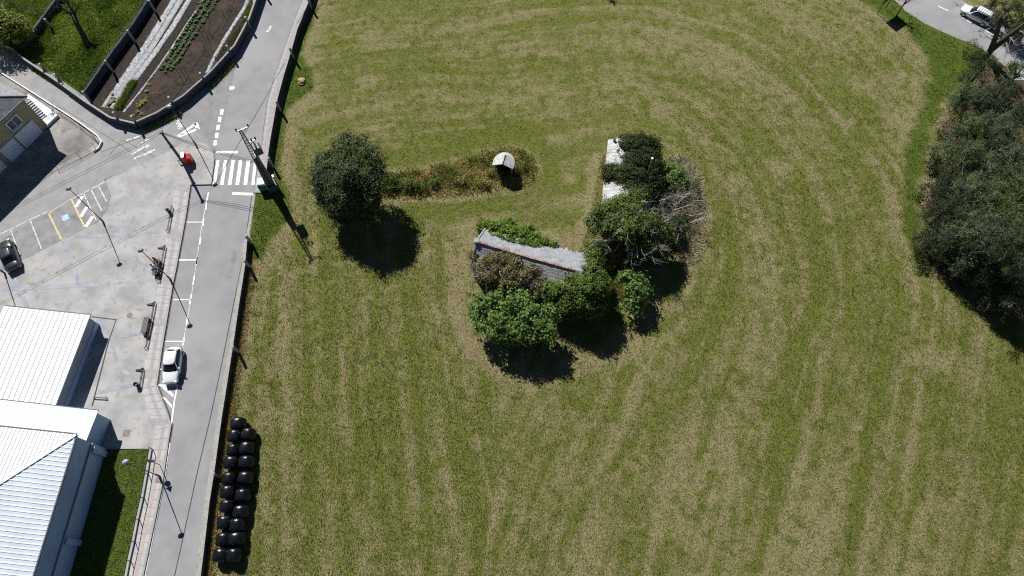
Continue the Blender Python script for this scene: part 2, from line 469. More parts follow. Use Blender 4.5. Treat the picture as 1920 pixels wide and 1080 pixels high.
mat("iron_lid", (0.20, 0.16, 0.145), (0.28, 0.22, 0.20), scale=8, rough=0.7)
mat("skin", (0.50, 0.30, 0.22), rough=0.6)
mat("cloth_rust", (0.36, 0.10, 0.06), (0.46, 0.16, 0.10), scale=6, rough=0.9)
mat("cloth_white", (0.68, 0.68, 0.68), (0.78, 0.78, 0.78), scale=6, rough=0.9)
mat("cloth_black", (0.015, 0.015, 0.018), (0.03, 0.03, 0.035), scale=6, rough=0.9)
mat("cloth_pink", (0.50, 0.34, 0.30), (0.56, 0.40, 0.36), scale=6, rough=0.9)
mat("hair_dark", (0.02, 0.014, 0.01), rough=0.6)
mat("hair_red", (0.20, 0.05, 0.03), rough=0.6)
mat("bark", (0.045, 0.036, 0.028), (0.10, 0.082, 0.066), scale=5, rough=0.95, bump=0.6, bscale=10, aniso=(1, 1, 0.3))
mat("bark_grey", (0.14, 0.125, 0.11), (0.27, 0.25, 0.225), scale=4, rough=0.95)
mat("bark_pale", (0.30, 0.28, 0.25), (0.50, 0.47, 0.43), scale=4, rough=0.95)
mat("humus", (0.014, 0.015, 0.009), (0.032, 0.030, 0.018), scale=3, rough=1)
leaf_mat("leaf_laurel", (0.020, 0.038, 0.010), (0.120, 0.158, 0.052), transl=0.08, rough=0.6, spec=0.2)
leaf_mat("leaf_fig", (0.060, 0.125, 0.020), (0.185, 0.290, 0.065), transl=0.3)
leaf_mat("leaf_bright", (0.075, 0.145, 0.014), (0.190, 0.290, 0.036), transl=0.3)
leaf_mat("leaf_ivy", (0.036, 0.072, 0.012), (0.165, 0.225, 0.044), transl=0.2, spec=0.2)
leaf_mat("leaf_ivy_dark", (0.016, 0.028, 0.008), (0.062, 0.085, 0.022), transl=0.12, spec=0.15)
leaf_mat("leaf_olive", (0.080, 0.098, 0.018), (0.250, 0.250, 0.062), transl=0.2)
leaf_mat("leaf_pine_olive", (0.012, 0.024, 0.008), (0.150, 0.195, 0.064), transl=0.1, rough=0.7, spec=0.15)
leaf_mat("leaf_pine_blue", (0.012, 0.024, 0.012), (0.115, 0.160, 0.080), transl=0.1, rough=0.7, spec=0.15)
leaf_mat("leaf_pine", (0.010, 0.020, 0.008), (0.135, 0.185, 0.080), transl=0.08, rough=0.7, spec=0.15)
leaf_mat("leaf_pine_deep", (0.012, 0.022, 0.009), (0.055, 0.072, 0.030), transl=0.08, rough=0.7, spec=0.15)
leaf_mat("leaf_brown", (0.130, 0.100, 0.060), (0.420, 0.335, 0.220), transl=0.15)
leaf_mat("leaf_sage", (0.120, 0.150, 0.065), (0.360, 0.370, 0.220), transl=0.2)
leaf_mat("leaf_gold", (0.150, 0.105, 0.020), (0.290, 0.200, 0.050), transl=0.25)
leaf_mat("leaf_yellowgreen", (0.095, 0.130, 0.016), (0.26, 0.29, 0.045), transl=0.3)
leaf_mat("leaf_crop", (0.055, 0.115, 0.030), (0.130, 0.215, 0.075), transl=0.25)

# ------------------------------------------------------------------ ground and meadow
base = MB(); base.add([(-900, -700, -0.06), (900, -700, -0.06), (900, 1100, -0.06), (-900, 1100, -0.06)], [(0, 1, 2, 3)])
mat("far_grass", (0.06, 0.075, 0.02), (0.12, 0.11, 0.045), scale=0.08, rough=1, c3=(0.05, 0.08, 0.015), scale3=0.02)
struct(base.build("ground", MATS["far_grass"]))

# east face of the road wall, read off the photo, top to bottom
WALL_N = [(606, -60), (586, 7), (562, 66), (550, 109), (537, 152), (525, 197), (520, 226), (512, 272), (508, 300), (505, 332)]
WALL_S = [(469, 456), (465, 505), (455, 570), (444, 648), (431, 732), (422, 790), (410, 880), (400, 945), (389, 1042), (383, 1090), (372, 1170)]
EDGE = [(640, -170)] + WALL_N + [(497, 352), (479, 362), (473, 410), (468, 440)] + WALL_S + [(345, 1380)]
edge_w = np.array([[p.x, p.y] for p in GL(EDGE)])
edge_o = edge_w[np.argsort(edge_w[:, 1])]
def edge_x(y): return np.interp(y, edge_o[:, 1], edge_o[:, 0])

KEEL = poly_xy([(640, 300), (735, 285), (950, 275), (1150, 245), (1250, 275), (1320, 380), (1335, 500), (1180, 900), (960, 1700), (740, 1700), (640, 420)])
# mown strip of lush grass along the forest and up to the far road; verge strips by the road wall
LUSH_R = poly_xy([(1575, -30), (1640, 20), (1700, 60), (1740, 105), (1745, 150), (1715, 230), (1695, 320), (1692, 400), (1705, 460), (1728, 520), (1742, 500), (1722, 440), (1725, 340), (1740, 250), (1775, 190), (1815, 140), (1870, 110), (1790, 60), (1700, 20), (1670, -30)])
LUSH_L = poly_xy([(588, 10), (562, 70), (552, 110), (526, 200), (505, 335), (470, 360), (466, 450), (470, 490), (490, 485), (505, 455), (535, 425), (550, 395), (545, 360), (528, 320), (530, 260), (540, 205), (575, 180), (588, 165), (584, 130), (568, 100), (578, 60), (598, 10)])
TAN_1 = poly_xy([(1115, 290), (1140, 290), (1135, 390), (1105, 450), (1080, 460), (1095, 400)])
RING_RUIN = poly_xy([(875, 440), (900, 420), (1110, 470), (1180, 520), (1235, 580), (1180, 650), (1060, 690), (1000, 705), (930, 680), (885, 630), (860, 560), (865, 490)])
WEED = poly_xy([(690, 345), (722, 325), (800, 318), (870, 300), (915, 284), (965, 277), (995, 292), (1006, 318), (992, 345), (940, 352), (860, 364), (770, 372), (700, 366)])
FOREST = poly_xy([(1880, 95), (1835, 140), (1800, 190), (1765, 245), (1746, 330), (1740, 400), (1738, 470), (1785, 520), (1840, 560), (1940, 600), (2100, 700), (2200, 300), (2050, 60)])
OR_WALL = poly_xy([(469, 500), (465, 545), (455, 610), (444, 680), (436, 760), (428, 800), (414, 870), (404, 980), (394, 1045), (390, 1090)])
RUT1 = poly_xy([(1285, 655), (1262, 690), (1245, 722)]); RUT2 = poly_xy([(968, 385), (1000, 372), (1012, 350)]); RUT3 = poly_xy([(985, 398), (1022, 370), (1030, 345)])
RUTS = [(RUT1, 0.35), (RUT2, 0.3), (RUT3, 0.25), (poly_xy([(880, 660), (905, 684), (940, 697)]), 0.35)]
RUTB = poly_xy([(870, 480), (850, 540), (862, 600), (885, 650)])
DRY_SPOTS = [(poly_xy([(a, b)])[0], r) for a, b, r in ((705, 72, 1.4), (860, 125, 0.7), (1010, 165, 0.6), (1240, 205, 0.9), (1465, 310, 1.0), (1532, 330, 0.7), (1030, 262, 1.0), (1300, 470, 1.2), (1590, 230, 0.8), (1615, 160, 1.0), (1070, 335, 0.8), (1765, 680, 1.5), (1460, 315, 0.8), (690, 150, 1.0))]
srng = np.random.default_rng(21)
S1 = srng.uniform(0, 1, 400); S2 = srng.uniform(0, 1, 800); S3 = srng.uniform(0, 1, 1600)
TRACKS = [(poly_xy(p), w) for p, w in (([(527, 480), (506, 560), (491, 650), (478, 740), (468, 800)], .28), ([(538, 480), (518, 560), (503, 650), (490, 740)], .2), ([(703, 560), (699, 640), (696, 760), (690, 870)], .35), ([(600, 470), (596, 560), (590, 640)], .5),
    ([(750, 232), (850, 230), (920, 226), (985, 232)], .5), ([(880, 262), (960, 250), (1010, 265), (1030, 300), (1018, 340), (985, 372)], .45), ([(1150, 600), (1230, 625), (1300, 570), (1340, 500), (1345, 420)], .6), ([(1475, 560), (1480, 640), (1470, 760), (1440, 900)], .45), ([(1660, 640), (1640, 760), (1610, 900), (1590, 1040)], .5), ([(1180, 830), (1110, 920), (1050, 1040)], .5), ([(1370, 380), (1375, 470), (1350, 560), (1290, 650)], .5), ([(1230, 160), (1310, 215), (1390, 290), (1430, 380)], .5), ([(1000, 395), (960, 388), (880, 396), (800, 400)], .6))]
PALE = [(poly_xy(p), w) for p, w in (([(680, 560), (688, 600), (690, 650)], .2), ([(640, 640), (640, 780), (628, 960)], .4), ([(1350, 350), (1358, 420), (1352, 500)], .25), ([(1372, 340), (1380, 420), (1374, 500)], .25), ([(1625, 690), (1610, 800), (1570, 960)], .5), ([(1720, 670), (1725, 760), (1690, 900)], .5), ([(1380, 780), (1365, 900), (1362, 1080)], .3), ([(1540, 640), (1530, 760), (1500, 900)], .5), ([(800, 560), (830, 600), (850, 660)], .5), ([(1395, 900), (1380, 1080)], .3))]
def tab(T, s): 
    s = s % (len(T) - 1); return np.interp(s, np.arange(len(T)), T)

def along_keel(x, y):
    best = np.full(np.shape(x), 1e9); tt = np.zeros(np.shape(x)); acc = 0.0; n = len(KEEL)
    for i in range(n):
        x0, y0 = KEEL[i]; x1, y1 = KEEL[(i + 1) % n]; dx, dy = x1 - x0, y1 - y0; L = math.hypot(dx, dy)
        t = np.clip(((x - x0) * dx + (y - y0) * dy) / (L * L), 0, 1)
        d = np.hypot(x - x0 - t * dx, y - y0 - t * dy); w = d < best
        best = np.where(w, d, best); tt = np.where(w, acc + t * L, tt); acc += L
    return tt

def swath(x, y):
    return sdist(x, y, KEEL) + 1.6 * (fbm(x / 11, y / 11, 3) - 0.5) + 40

def meadow_field(x, y):
    s = swath(x, y); t = along_keel(x, y) + 3 * fbm(x / 6, y / 6, 63)
    stripe = 0.10 * tab(S1, s / 3.2) + 0.16 * tab(S2, s / 1.1) + 0.20 * vnoise(s / 1.6, t / 22, 4) + 0.30 * vnoise(s / 0.7, t / 14, 5) + 0.24 * vnoise(s / 0.34, t / 8, 6)
    big = fbm(x / 16, y / 16, 11, 3); med = fbm(x / 3.2, y / 3.2, 31, 3); fine = fbm(x / 0.8, y / 0.8, 51, 2)
    breakup = sstep(0.25, 0.75, fbm(x / 7, y / 7, 77, 2))
    clump = fbm(x / 0.9, y / 0.9, 131, 2); dry = 0.40 + 2.25 * (stripe - 0.5) * (0.6 + 0.5 * breakup) + 0.36 * (big - 0.5) + 0.40 * (med - 0.5) + 0.5 * (fine - 0.5) + 0.55 * (clump - 0.5) - 0.45 * sstep(0.66, 0.85, vnoise(x / 0.8 + 7, y / 0.8, 139))
    # tan headland beside the lush strips, the wall and round the ruins
    dl = sdist(x, y, LUSH_R); dr = sdist(x, y, LUSH_L); de = x - edge_x(y)
    dry += 0.38 * np.exp(-(np.maximum(dl, 0) / 3.5) ** 2) + 0.45 * np.exp(-(np.maximum(dr, 0) / 2.0) ** 2) * (y > 36)
    dry += 0.42 * np.exp(-(np.maximum(de - 0.8, 0) / 1.8) ** 2)
    dry += 0.22 * sstep(60, 75, y) * sstep(5, 25, x)                       # paler upper right
    dry += 0.16 * sstep(26, 8, y) * sstep(-2, 6, x)                        # paler lower right
    dry -= 0.20 * np.exp(-((y - 53) / 5) ** 2) * sstep(-18, -8, x) * sstep(26, 12, x)
    dR = sdist(x, y, RING_RUIN); dW = sdist(x, y, WEED)
    dry += 0.62 * np.exp(-((dR - 0.2) / 1.4) ** 2) * (0.6 + 0.8 * med) + 0.35 * np.exp(-((dW - 0.4) / 0.7) ** 2)
    dry += 0.85 * sstep(0.9, -0.4, sdist(x, y, TAN_1) + 1.5 * (med - 0.5))
    dry -= 0.35 * np.exp(-((dW - 2.2) / 1.0) ** 2)
    for c, r in DRY_SPOTS:
        dry += 0.6 * np.exp(-(((x - c[0]) / (1.5 * r)) ** 2 + ((y - c[1]) / r) ** 2))
    for L, w in TRACKS: dry -= 0.55 * np.exp(-((dist_line(x, y, L) + 0.25 * (fine - 0.5)) / w) ** 2) * (0.4 + 0.9 * med)
    for L, w in PALE: dry += 0.36 * np.exp(-((dist_line(x, y, L) + 0.3 * (fine - 0.5)) / w) ** 2) * (0.4 + 0.9 * med)
    bare = np.zeros(np.shape(x))
    for L, w in RUTS: bare = np.maximum(bare, sstep(w * 1.6, w * 0.4, dist_line(x, y, L) + 0.5 * (fine - 0.5)) * (0.35 + 0.6 * med))
    bare = np.maximum(bare, 0.9 * sstep(0.55, 0.2, fine) * sstep(0.9, 0.3, dist_line(x, y, RUTB)))
    bare = np.maximum(bare, sstep(0.9, 0.3, dist_line(x, y, OR_WALL) + 0.9 * (med - 0.5)) * 0.9)
    lush = np.maximum(sstep(0.8, -0.7, dl + 1.8 * (med - 0.5) + 0.9 * (fine - 0.5)), sstep(0.4, -0.4, dr + 0.8 * (med - 0.5) + 0.5 * (fine - 0.5)))
    litter = sstep(0.8, -0.8, sdist(x, y, FOREST) + 1.6 * (med - 0.5))
    return np.clip(dry, 0, 1), lush, litter, np.clip(bare, 0, 1)

def make_meadow():
    ys = np.arange(-14, 100, 0.22); nx = 560
    t = np.linspace(0, 1, nx)
    x0 = edge_x(ys)[:, None]; X = x0 + t[None, :] * (92 - x0); Y = np.repeat(ys[:, None], nx, 1)
    dry, lush, litter, bare = meadow_field(X, Y)
    V = np.stack([X, Y, np.zeros_like(X)], -1).reshape(-1, 3)
    i = np.arange(len(ys) - 1)[:, None] * nx + np.arange(nx - 1)[None, :]
    F = np.stack([i, i + 1, i + nx + 1, i + nx], -1).reshape(-1, 4)
    m = bpy.data.materials.new("meadow"); m.use_nodes = True; nt = m.node_tree; b = nt.nodes["Principled BSDF"]
    b.inputs["Roughness"].default_value = 0.95; b.inputs["Specular IOR Level"].default_value = 0.1
    N = nt.nodes.new; Lk = nt.links.new
    tc = N("ShaderNodeTexCoord")
    def noise(sc, det=3, rough=0.6):
        n = N("ShaderNodeTexNoise"); n.inputs["Scale"].default_value = sc; n.inputs["Detail"].default_value = det; n.inputs["Roughness"].default_value = rough
        Lk(tc.outputs["Object"], n.inputs["Vector"]); return n.outputs["Fac"]
    def attr(n):
        a = N("ShaderNodeAttribute"); a.attribute_name = n; return a.outputs["Fac"]
    def math_(op, a, c, v=None):
        k = N("ShaderNodeMath"); k.operation = op
        for q, val in enumerate((a, c)):
            if isinstance(val, (int, float)): k.inputs[q].default_value = val
            else: Lk(val, k.inputs[q])
        return k.outputs[0]
    def mix(f, a, c):
        k = N("ShaderNodeMixRGB")
        Lk(f, k.inputs[0])
        for q, val in ((1, a), (2, c)):
            if isinstance(val, tuple): k.inputs[q].default_value = (*val, 1)
            else: Lk(val, k.inputs[q])
        return k.outputs[0]
    def step(x, lo, hi):
        k = N("ShaderNodeMapRange"); k.inputs[1].default_value = lo; k.inputs[2].default_value = hi; k.interpolation_type = 'SMOOTHSTEP'
        Lk(x, k.inputs[0]); return k.outputs[0]
    n1 = noise(2.2, 5, 0.75); n2 = noise(5.5, 3, 0.7); n3 = noise(1.0, 2)
    n4 = noise(9.0, 2, 0.6); d = math_('ADD', math_('ADD', attr("dry"), math_('MULTIPLY', math_('SUBTRACT', n1, 0.5), 1.5)), math_('MULTIPLY', math_('SUBTRACT', n4, 0.5), 0.9))
    f = step(d, 0.0, 1.0)
    green = mix(n3, (0.106, 0.130, 0.023), (0.152, 0.162, 0.037)); straw = mix(n2, (0.282, 0.250, 0.128), (0.200, 0.178, 0.088))
    col = mix(f, green, straw)
    lushc = mix(n1, (0.060, 0.100, 0.012), (0.115, 0.150, 0.028)); col = mix(attr("lush"), col, lushc)
    col = mix(attr("litter"), col, mix(n1, (0.050, 0.048, 0.022), (0.150, 0.110, 0.062)))
    col = mix(attr("bare"), col, mix(n1, (0.11, 0.078, 0.050), (0.27, 0.20, 0.135)))
    dark = step(n4, 0.28, 0.46); col = mix(math_('MULTIPLY', math_('SUBTRACT', 1.0, dark), 0.35), col, (0.040, 0.056, 0.012))
    Lk(col, b.inputs["Base Color"])
    bp = N("ShaderNodeBump"); bp.inputs["Strength"].default_value = 0.8; bp.inputs["Distance"].default_value = 0.12
    Lk(math_('ADD', n1, math_('MULTIPLY', n2, 0.6)), bp.inputs["Height"]); Lk(bp.outputs[0], b.inputs["Normal"])
    o = np_mesh("meadow", V, F, m)
    for nme, A in (("dry", dry), ("lush", lush), ("litter", litter), ("bare", bare)):
        a = o.data.attributes.new(nme, 'FLOAT', 'POINT'); a.data.foreach_set("value", A.ravel().astype(np.float32))
    struct(o)
make_meadow()

def blades(name, P, H, W, tint, m, R, lean=0.9, per=3, spread=0.12, parent=None, ang=None):
    """grass: `per` narrow triangles at each ground point"""
    N = len(P); P = np.repeat(P, per, 0); H = np.repeat(H, per) * R.uniform(0.6, 1.4, N * per); W = np.repeat(W, per); T = np.repeat(tint, per)
    P = P + np.c_[R.normal(size=(N * per, 2)) * spread, np.zeros(N * per)]
    a = R.uniform(0, 2 * np.pi, N * per); ln = R.uniform(0.25, 1.0, N * per) * lean
    if ang is not None: a = np.repeat(ang, per) + R.normal(size=N * per) * 0.45 + np.pi * R.integers(0, 2, N * per)
    d = np.c_[np.cos(a), np.sin(a)]; q = np.c_[-d[:, 1], d[:, 0]]
    tip = np.c_[P[:, :2] + d * (H * np.sin(ln))[:, None] * 1.0, P[:, 2] + H * np.cos(ln) + 0.01]
    A = np.c_[P[:, :2] - q * W[:, None] / 2, P[:, 2]]; B = np.c_[P[:, :2] + q * W[:, None] / 2, P[:, 2]]
    V = np.stack([A, B, tip], 1).reshape(-1, 3)
    return np_mesh(name, V, np.arange(len(V)).reshape(-1, 3), m, parent, np.repeat(np.clip(T + R.normal(size=len(T)) * 0.12, 0, 1), 3))

leaf_mat("blade_meadow", (0.122, 0.150, 0.028), (0.338, 0.298, 0.150), transl=0.2, rough=0.8, spec=0.1)
leaf_mat("blade_lush", (0.055, 0.095, 0.012), (0.125, 0.165, 0.032), transl=0.25, rough=0.7, spec=0.15)
leaf_mat("blade_wild", (0.090, 0.165, 0.018), (0.320, 0.390, 0.065), transl=0.25, rough=0.7, spec=0.15)
leaf_mat("blade_straw", (0.200, 0.190, 0.085), (0.520, 0.450, 0.290), transl=0.2, rough=0.8, spec=0.1)
leaf_mat("blade_weed", (0.135, 0.165, 0.028), (0.480, 0.380, 0.155), transl=0.25, rough=0.8, spec=0.1)

def scatter_view(n, R):
    px = R.uniform(330, 1960, n); py = R.uniform(-30, 1110, n)
    k = CAM_H / (1280 * CP + (py - 540) * SP)
    return (px - 960) * k, (1280 * SP - (py - 540) * CP) * k
R = np.random.default_rng(5)
x, y = scatter_view(330000, R)
ok = x > edge_x(y) + 0.15; x, y = x[ok], y[ok]
dry, lush, litter, bare = meadow_field(x, y)
roadR = poly_xy([(1660, -40), (1700, 22), (1735, 45), (1790, 70), (1830, 85), (1870, 110), (1960, 175), (2100, 120), (1900, -60)])
keep = (R.uniform(size=len(x)) > bare) & (litter < 0.4) & (sdist(x, y, roadR) > 0.1) & (sdist(x, y, WEED) > 0)
kl = keep & (lush > 0.5); km = keep & (lush <= 0.5)
Pm = np.c_[x[km], y[km], np.zeros(km.sum())]
gx_ = (swath(x[km] + .3, y[km]) - swath(x[km] - .3, y[km])); gy_ = (swath(x[km], y[km] + .3) - swath(x[km], y[km] - .3)); am = np.arctan2(gx_, -gy_)
dm = np.clip(dry[km] + R.normal(size=km.sum()) * 0.14, 0, 1)
tag(blades("mown_grass", Pm, 0.10 + 0.18 * R.uniform(size=len(Pm)), 0.03 + 0.045 * R.uniform(size=len(Pm)), dm, MATS["blade_meadow"], R, lean=1.4, per=2, spread=0.15, ang=am),
    "short mown grass and straw stubble over the whole meadow", "grass", kind="stuff")
Pl = np.c_[x[kl], y[kl], np.zeros(kl.sum())]; Pl = np.repeat(Pl, 2, 0) + np.c_[R.normal(size=(len(Pl) * 2, 2)) * 0.2, np.zeros(len(Pl) * 2)]
tag(blades("verge_grass", Pl, np.full(len(Pl), 0.12), np.full(len(Pl), 0.05), R.uniform(0, 0.7, len(Pl)), MATS["blade_lush"], R, lean=0.9, per=2),
    "lush green strip of grass along the forest edge and road wall", "grass", kind="stuff")

# weeds on the old bank and orange growth at the foot of the road wall
n = 9000
x = R.uniform(WEED[:, 0].min(), WEED[:, 0].max(), n); y = R.uniform(WEED[:, 1].min(), WEED[:, 1].max(), n)
med = fbm(x / 1.6, y / 1.6, 91, 3); ok = sdist(x, y, WEED) + 0.8 * (med - 0.5) < 0; x, y, med = x[ok], y[ok], med[ok]
hgt = np.where(med > 0.5, 0.55, 0.3) * R.uniform(0.6, 1.3, len(x))
tag(blades("weed_bank", np.c_[x, y, np.zeros(len(x))], hgt, np.full(len(x), 0.12), np.clip((fbm(x / 1.3, y / 1.3, 5, 3) - 0.36) * 2.4, 0, 1), MATS["blade_weed"], R, lean=1.5, per=3, spread=0.22),
    "tall rough yellow and brown weeds on the bank between the dark tree and the hut", "weeds", kind="stuff")
t = R.uniform(0, 1, 2600); idx = t * (len(OR_WALL) - 1); x = np.interp(idx, np.arange(len(OR_WALL)), OR_WALL[:, 0]) + R.normal(size=2600) * 0.28 ; y = np.interp(idx, np.arange(len(OR_WALL)), OR_WALL[:, 1])
tag(blades("dry_weeds", np.c_[x, y, np.zeros(len(x))], np.full(len(x), 0.3), np.full(len(x), 0.07), R.uniform(0.35, 1, len(x)), MATS["blade_weed"], R, lean=1.0, per=3),
    "orange dry weeds along the foot of the lower road wall", "weeds", kind="stuff")
p3 = poly_xy([(1128, 290), (1140, 290), (1128, 400), (1112, 470), (1085, 480), (1105, 420)])
x = R.uniform(p3[:, 0].min(), p3[:, 0].max(), 3000); y = R.uniform(p3[:, 1].min(), p3[:, 1].max(), 3000); ok = inside(x, y, p3)
tag(blades("dry_weeds", np.c_[x[ok], y[ok], np.zeros(ok.sum())], np.full(ok.sum(), 0.35), np.full(ok.sum(), 0.09), R.uniform(0.3, 1.0, ok.sum()), MATS["blade_weed"], R, lean=1.35, per=3),
    "golden weeds along the west side of the whitewashed ruin", "weeds", kind="stuff")

# ------------------------------------------------------------------ roads, pavements, plaza
def inset(pts): return [(p.x, p.y) for p in pts]
asp = [(p.x, p.y) for p in GL([(640, -170)] + WALL_N + [(497, 352), (479, 362), (473, 410), (468, 440)] + WALL_S)]
asp_poly = asp + [(asp[-1][0], -14), (-130, -14), (-130, 110), (asp[0][0], 110)]
a_ = MB(); a_.sheet(asp_poly, -0.01); struct(a_.build("road", MATS["asphalt"]))

def sheet(name, px, z, m, parent=None):
    q = MB(); q.sheet(GL(px), z); return struct(q.build(name, MATS[m], parent))
def slab(name, px, h, m):
    q = MB(); q.prism(GL(px), -0.02, h); return struct(q.build(name, MATS[m]))

# lane on the left (side road) has an older, paler surface; car park is darker
sheet("side_road", [(-60, 45), (0, 84), (50, 112), (100, 142), (165, 196), (212, 228), (262, 243), (330, 222), (395, 265), (340, 268), (300, 288), (200, 337), (0, 450), (-60, 485)], -0.004, "asphalt_side")
sheet("car_park", [(196, 339), (207, 366), (202, 392), (182, 417), (160, 427), (115, 450), (78, 469), (39, 488), (-30, 525), (-60, 500), (-60, 480), (0, 452)], 0.004, "asphalt_old")
CREST = 0.12
PLAZA = [(200, 338), (258, 311), (312, 286), (342, 271), (367, 266), (386, 270), (398, 281), (402, 296), (396, 346), (357, 347), (349, 402), (331, 500), (324, 533), (312, 605), (303, 658), (294, 722), (316, 780), (321, 798), (316, 826), (304, 910), (285, 1001), (262, 1110), (225, 1110), (238, 1080), (268, 935), (284, 842), (232, 842), (150, 842), (-60, 860), (-60, 545), (-30, 527), (39, 490), (78, 471), (115, 452), (160, 429), (183, 419), (204, 394), (210, 368), (199, 341)]
slab("plaza", PLAZA, CREST, "concrete")
sheet('road_patch', [(449, 99), (440, 128), (427, 190), (418, 235), (400, 262), (392, 262), (332, 224), (354, 193), (404, 149)], 0.002, 'asphalt_patch')
sheet('road_patch', [(436, 470), (444, 470), (434, 520), (425, 520)], 0.003, 'asphalt_patch')
# dark joint and stone kerb round the plaza's road side
KERB = [(402, 296), (396, 346), (357, 347), (349, 402), (331, 500), (324, 533), (312, 605), (303, 658), (294, 722), (316, 780), (321, 798), (316, 826), (304, 910), (285, 1001), (262, 1110)]
q = MB(); q.wall(GL(KERB), 0.16, 0.0, CREST + 0.012); struct(q.build("kerb", MATS["kerb"]))
q = MB(); q.strip([(p.x + 0.16, p.y) for p in GL(KERB[1:])], 0.16, 0.006); struct(q.build("gutter", MATS["kerb_dark"]))
q = MB(); q.strip(GL(PLAZA[:9]), 0.14, CREST + 0.006); struct(q.build("kerb", MATS["kerb"]))
q = MB(); q.strip(GL([(196, 337), (258, 310), (290, 295)]), 0.16, 0.008); struct(q.build("gutter", MATS["line_dark"]))
# tiled pavement: grey tiles, pink middle line and crossings
WL = [(331, 345), (322, 392), (314, 436), (309, 470), (300, 525), (292, 568), (276, 654), (270, 692), (265, 730), (281, 780), (293, 806), (282, 862), (268, 935), (252, 1017), (236, 1100)]
WR = [(357, 348), (349, 402), (341, 445), (336, 472), (325, 528), (318, 570), (303, 656), (298, 696), (293, 724), (315, 780), (320, 800), (310, 866), (298, 937), (281, 1018), (263, 1105)]
def between(t): return [(a[0] * (1 - t) + b[0] * t, a[1] * (1 - t) + b[1] * t) for a, b in zip(WL, WR)]
def ribbon(name, t0, t1, z, m):
    q = MB(); A = GL(between(t0)); B = GL(between(t1)); vs = []; fs = []
    for i, (p, r) in enumerate(zip(A, B)):
        vs += [(p.x, p.y, z), (r.x, r.y, z)]
        if i: fs.append((2 * i - 2, 2 * i, 2 * i + 1, 2 * i - 1))
    q.add(vs, fs); return struct(q.build(name, MATS[m]))
ribbon("pavement", 0.02, 0.93, CREST + 0.004, "tile_grey")
ribbon("pavement_band", 0.42, 0.66, CREST + 0.008, "tile_pink")
def cross(i0, i1, f0, f1, m="tile_pink"):
    def at(t, f): 
        L = between(t); a, b = L[i0], L[i1]; return (a[0] * (1 - f) + b[0] * f, a[1] * (1 - f) + b[1] * f)
    q = MB(); q.sheet(GL([at(0.02, f0), at(0.93, f0), at(0.93, f1), at(0.02, f1)]), CREST + 0.012); struct(q.build("pavement_band", MATS[m]))
for i0, i1, f0, f1 in ((0, 1, 0.0, 0.24), (1, 2, 0.80, 1.2), (3, 4, 0.86, 1.14), (5, 6, 0.34, 0.48), (7, 8, 0.0, 0.42), (9, 10, 0.2, 0.75)): cross(i0, i1, f0, f1)
q = MB(); q.strip(GL([(a[0] * .46 + b[0] * .54, a[1] * .46 + b[1] * .54) for a, b in zip(WL[11:], WR[11:])]), 0.42, CREST + 0.013); struct(q.build("pavement_band", MATS["tile_red"]))
for i0, i1, f0, f1 in ((11, 12, -0.05, 0.3), (12, 13, 0.55, 0.8)): cross(i0, i1, f0, f1, "tile_red")
# tile joints across the pavement
q = MB(); A = GL(between(0.02)); B = GL(between(0.93))
for i in range(len(A) - 1):
    L = (A[i + 1] - A[i]).length; nseg = max(2, int(L / 0.8))
    for k in range(nseg):
        f = k / nseg; q.strip([A[i].lerp(A[i + 1], f), B[i].lerp(B[i + 1], f)], 0.035, CREST + 0.0155)
mat("joint", (0.31, 0.305, 0.30), rough=0.95); struct(q.build("pavement_joint", MATS["joint"]))
# bluish bands set into the plaza concrete
q = MB()
for i, (pts, w) in enumerate((([(118, 452), (136, 500), (152, 535), (191, 611), (206, 640), (228, 690), (258, 718)], .45), ([(214, 415), (245, 455), (278, 505), (296, 520)], .45), ([(118, 449), (200, 442), (262, 438), (300, 436)], .4),
                            ([(22, 515), (36, 545), (52, 578)], .5), ([(-20, 543), (60, 541), (160, 536), (296, 524)], .5), ([(216, 633), (272, 625)], .35), ([(178, 738), (256, 722)], .4))):
    q.strip(GL(pts), w, CREST + 0.004 + 0.003 * (i % 2) + 0.001 * i)
struct(q.build("paving_band", MATS["band"]))
# right-hand pavement north of the crossing
NK = [(584, -60), (569, 0), (555, 32), (530, 102), (515, 146), (502, 192), (496, 236), (492, 272), (487, 300), (479, 345), (477, 362)]
NW = [(603, -60), (583, 7), (559, 66), (547, 109), (534, 152), (522, 197), (517, 226), (509, 272), (505, 300), (501, 335), (492, 362)]
q = MB(); q.prism(GL(NK + NW[::-1]), -0.005, 0.11); struct(q.build("pavement", MATS["tile_grey"]))
def lerpn(t): return [(a[0] * (1 - t) + b[0] * t, a[1] * (1 - t) + b[1] * t) for a, b in zip(NK, NW)]
q = MB(); q.strip(GL(lerpn(0.5)), 0.75, 0.116); struct(q.build("pavement_band", MATS["tile_pink"]))
q = MB(); q.strip(GL(lerpn(0.06)), 0.12, 0.117); struct(q.build("kerb", MATS["kerb"]))
q = MB(); q.strip(GL(lerpn(-0.05)), 0.1, 0.004); struct(q.build("gutter", MATS["kerb_dark"]))
q = MB(); A = GL(lerpn(0.0)); B = GL(lerpn(0.98))
for i in range(len(A) - 1):
    L = (A[i + 1] - A[i]).length; nseg = max(2, int(L / 0.8))
    for k in range(nseg): q.strip([A[i].lerp(A[i + 1], k / nseg), B[i].lerp(B[i + 1], k / nseg)], 0.035, 0.121)
struct(q.build("pavement_joint", MATS["joint"]))
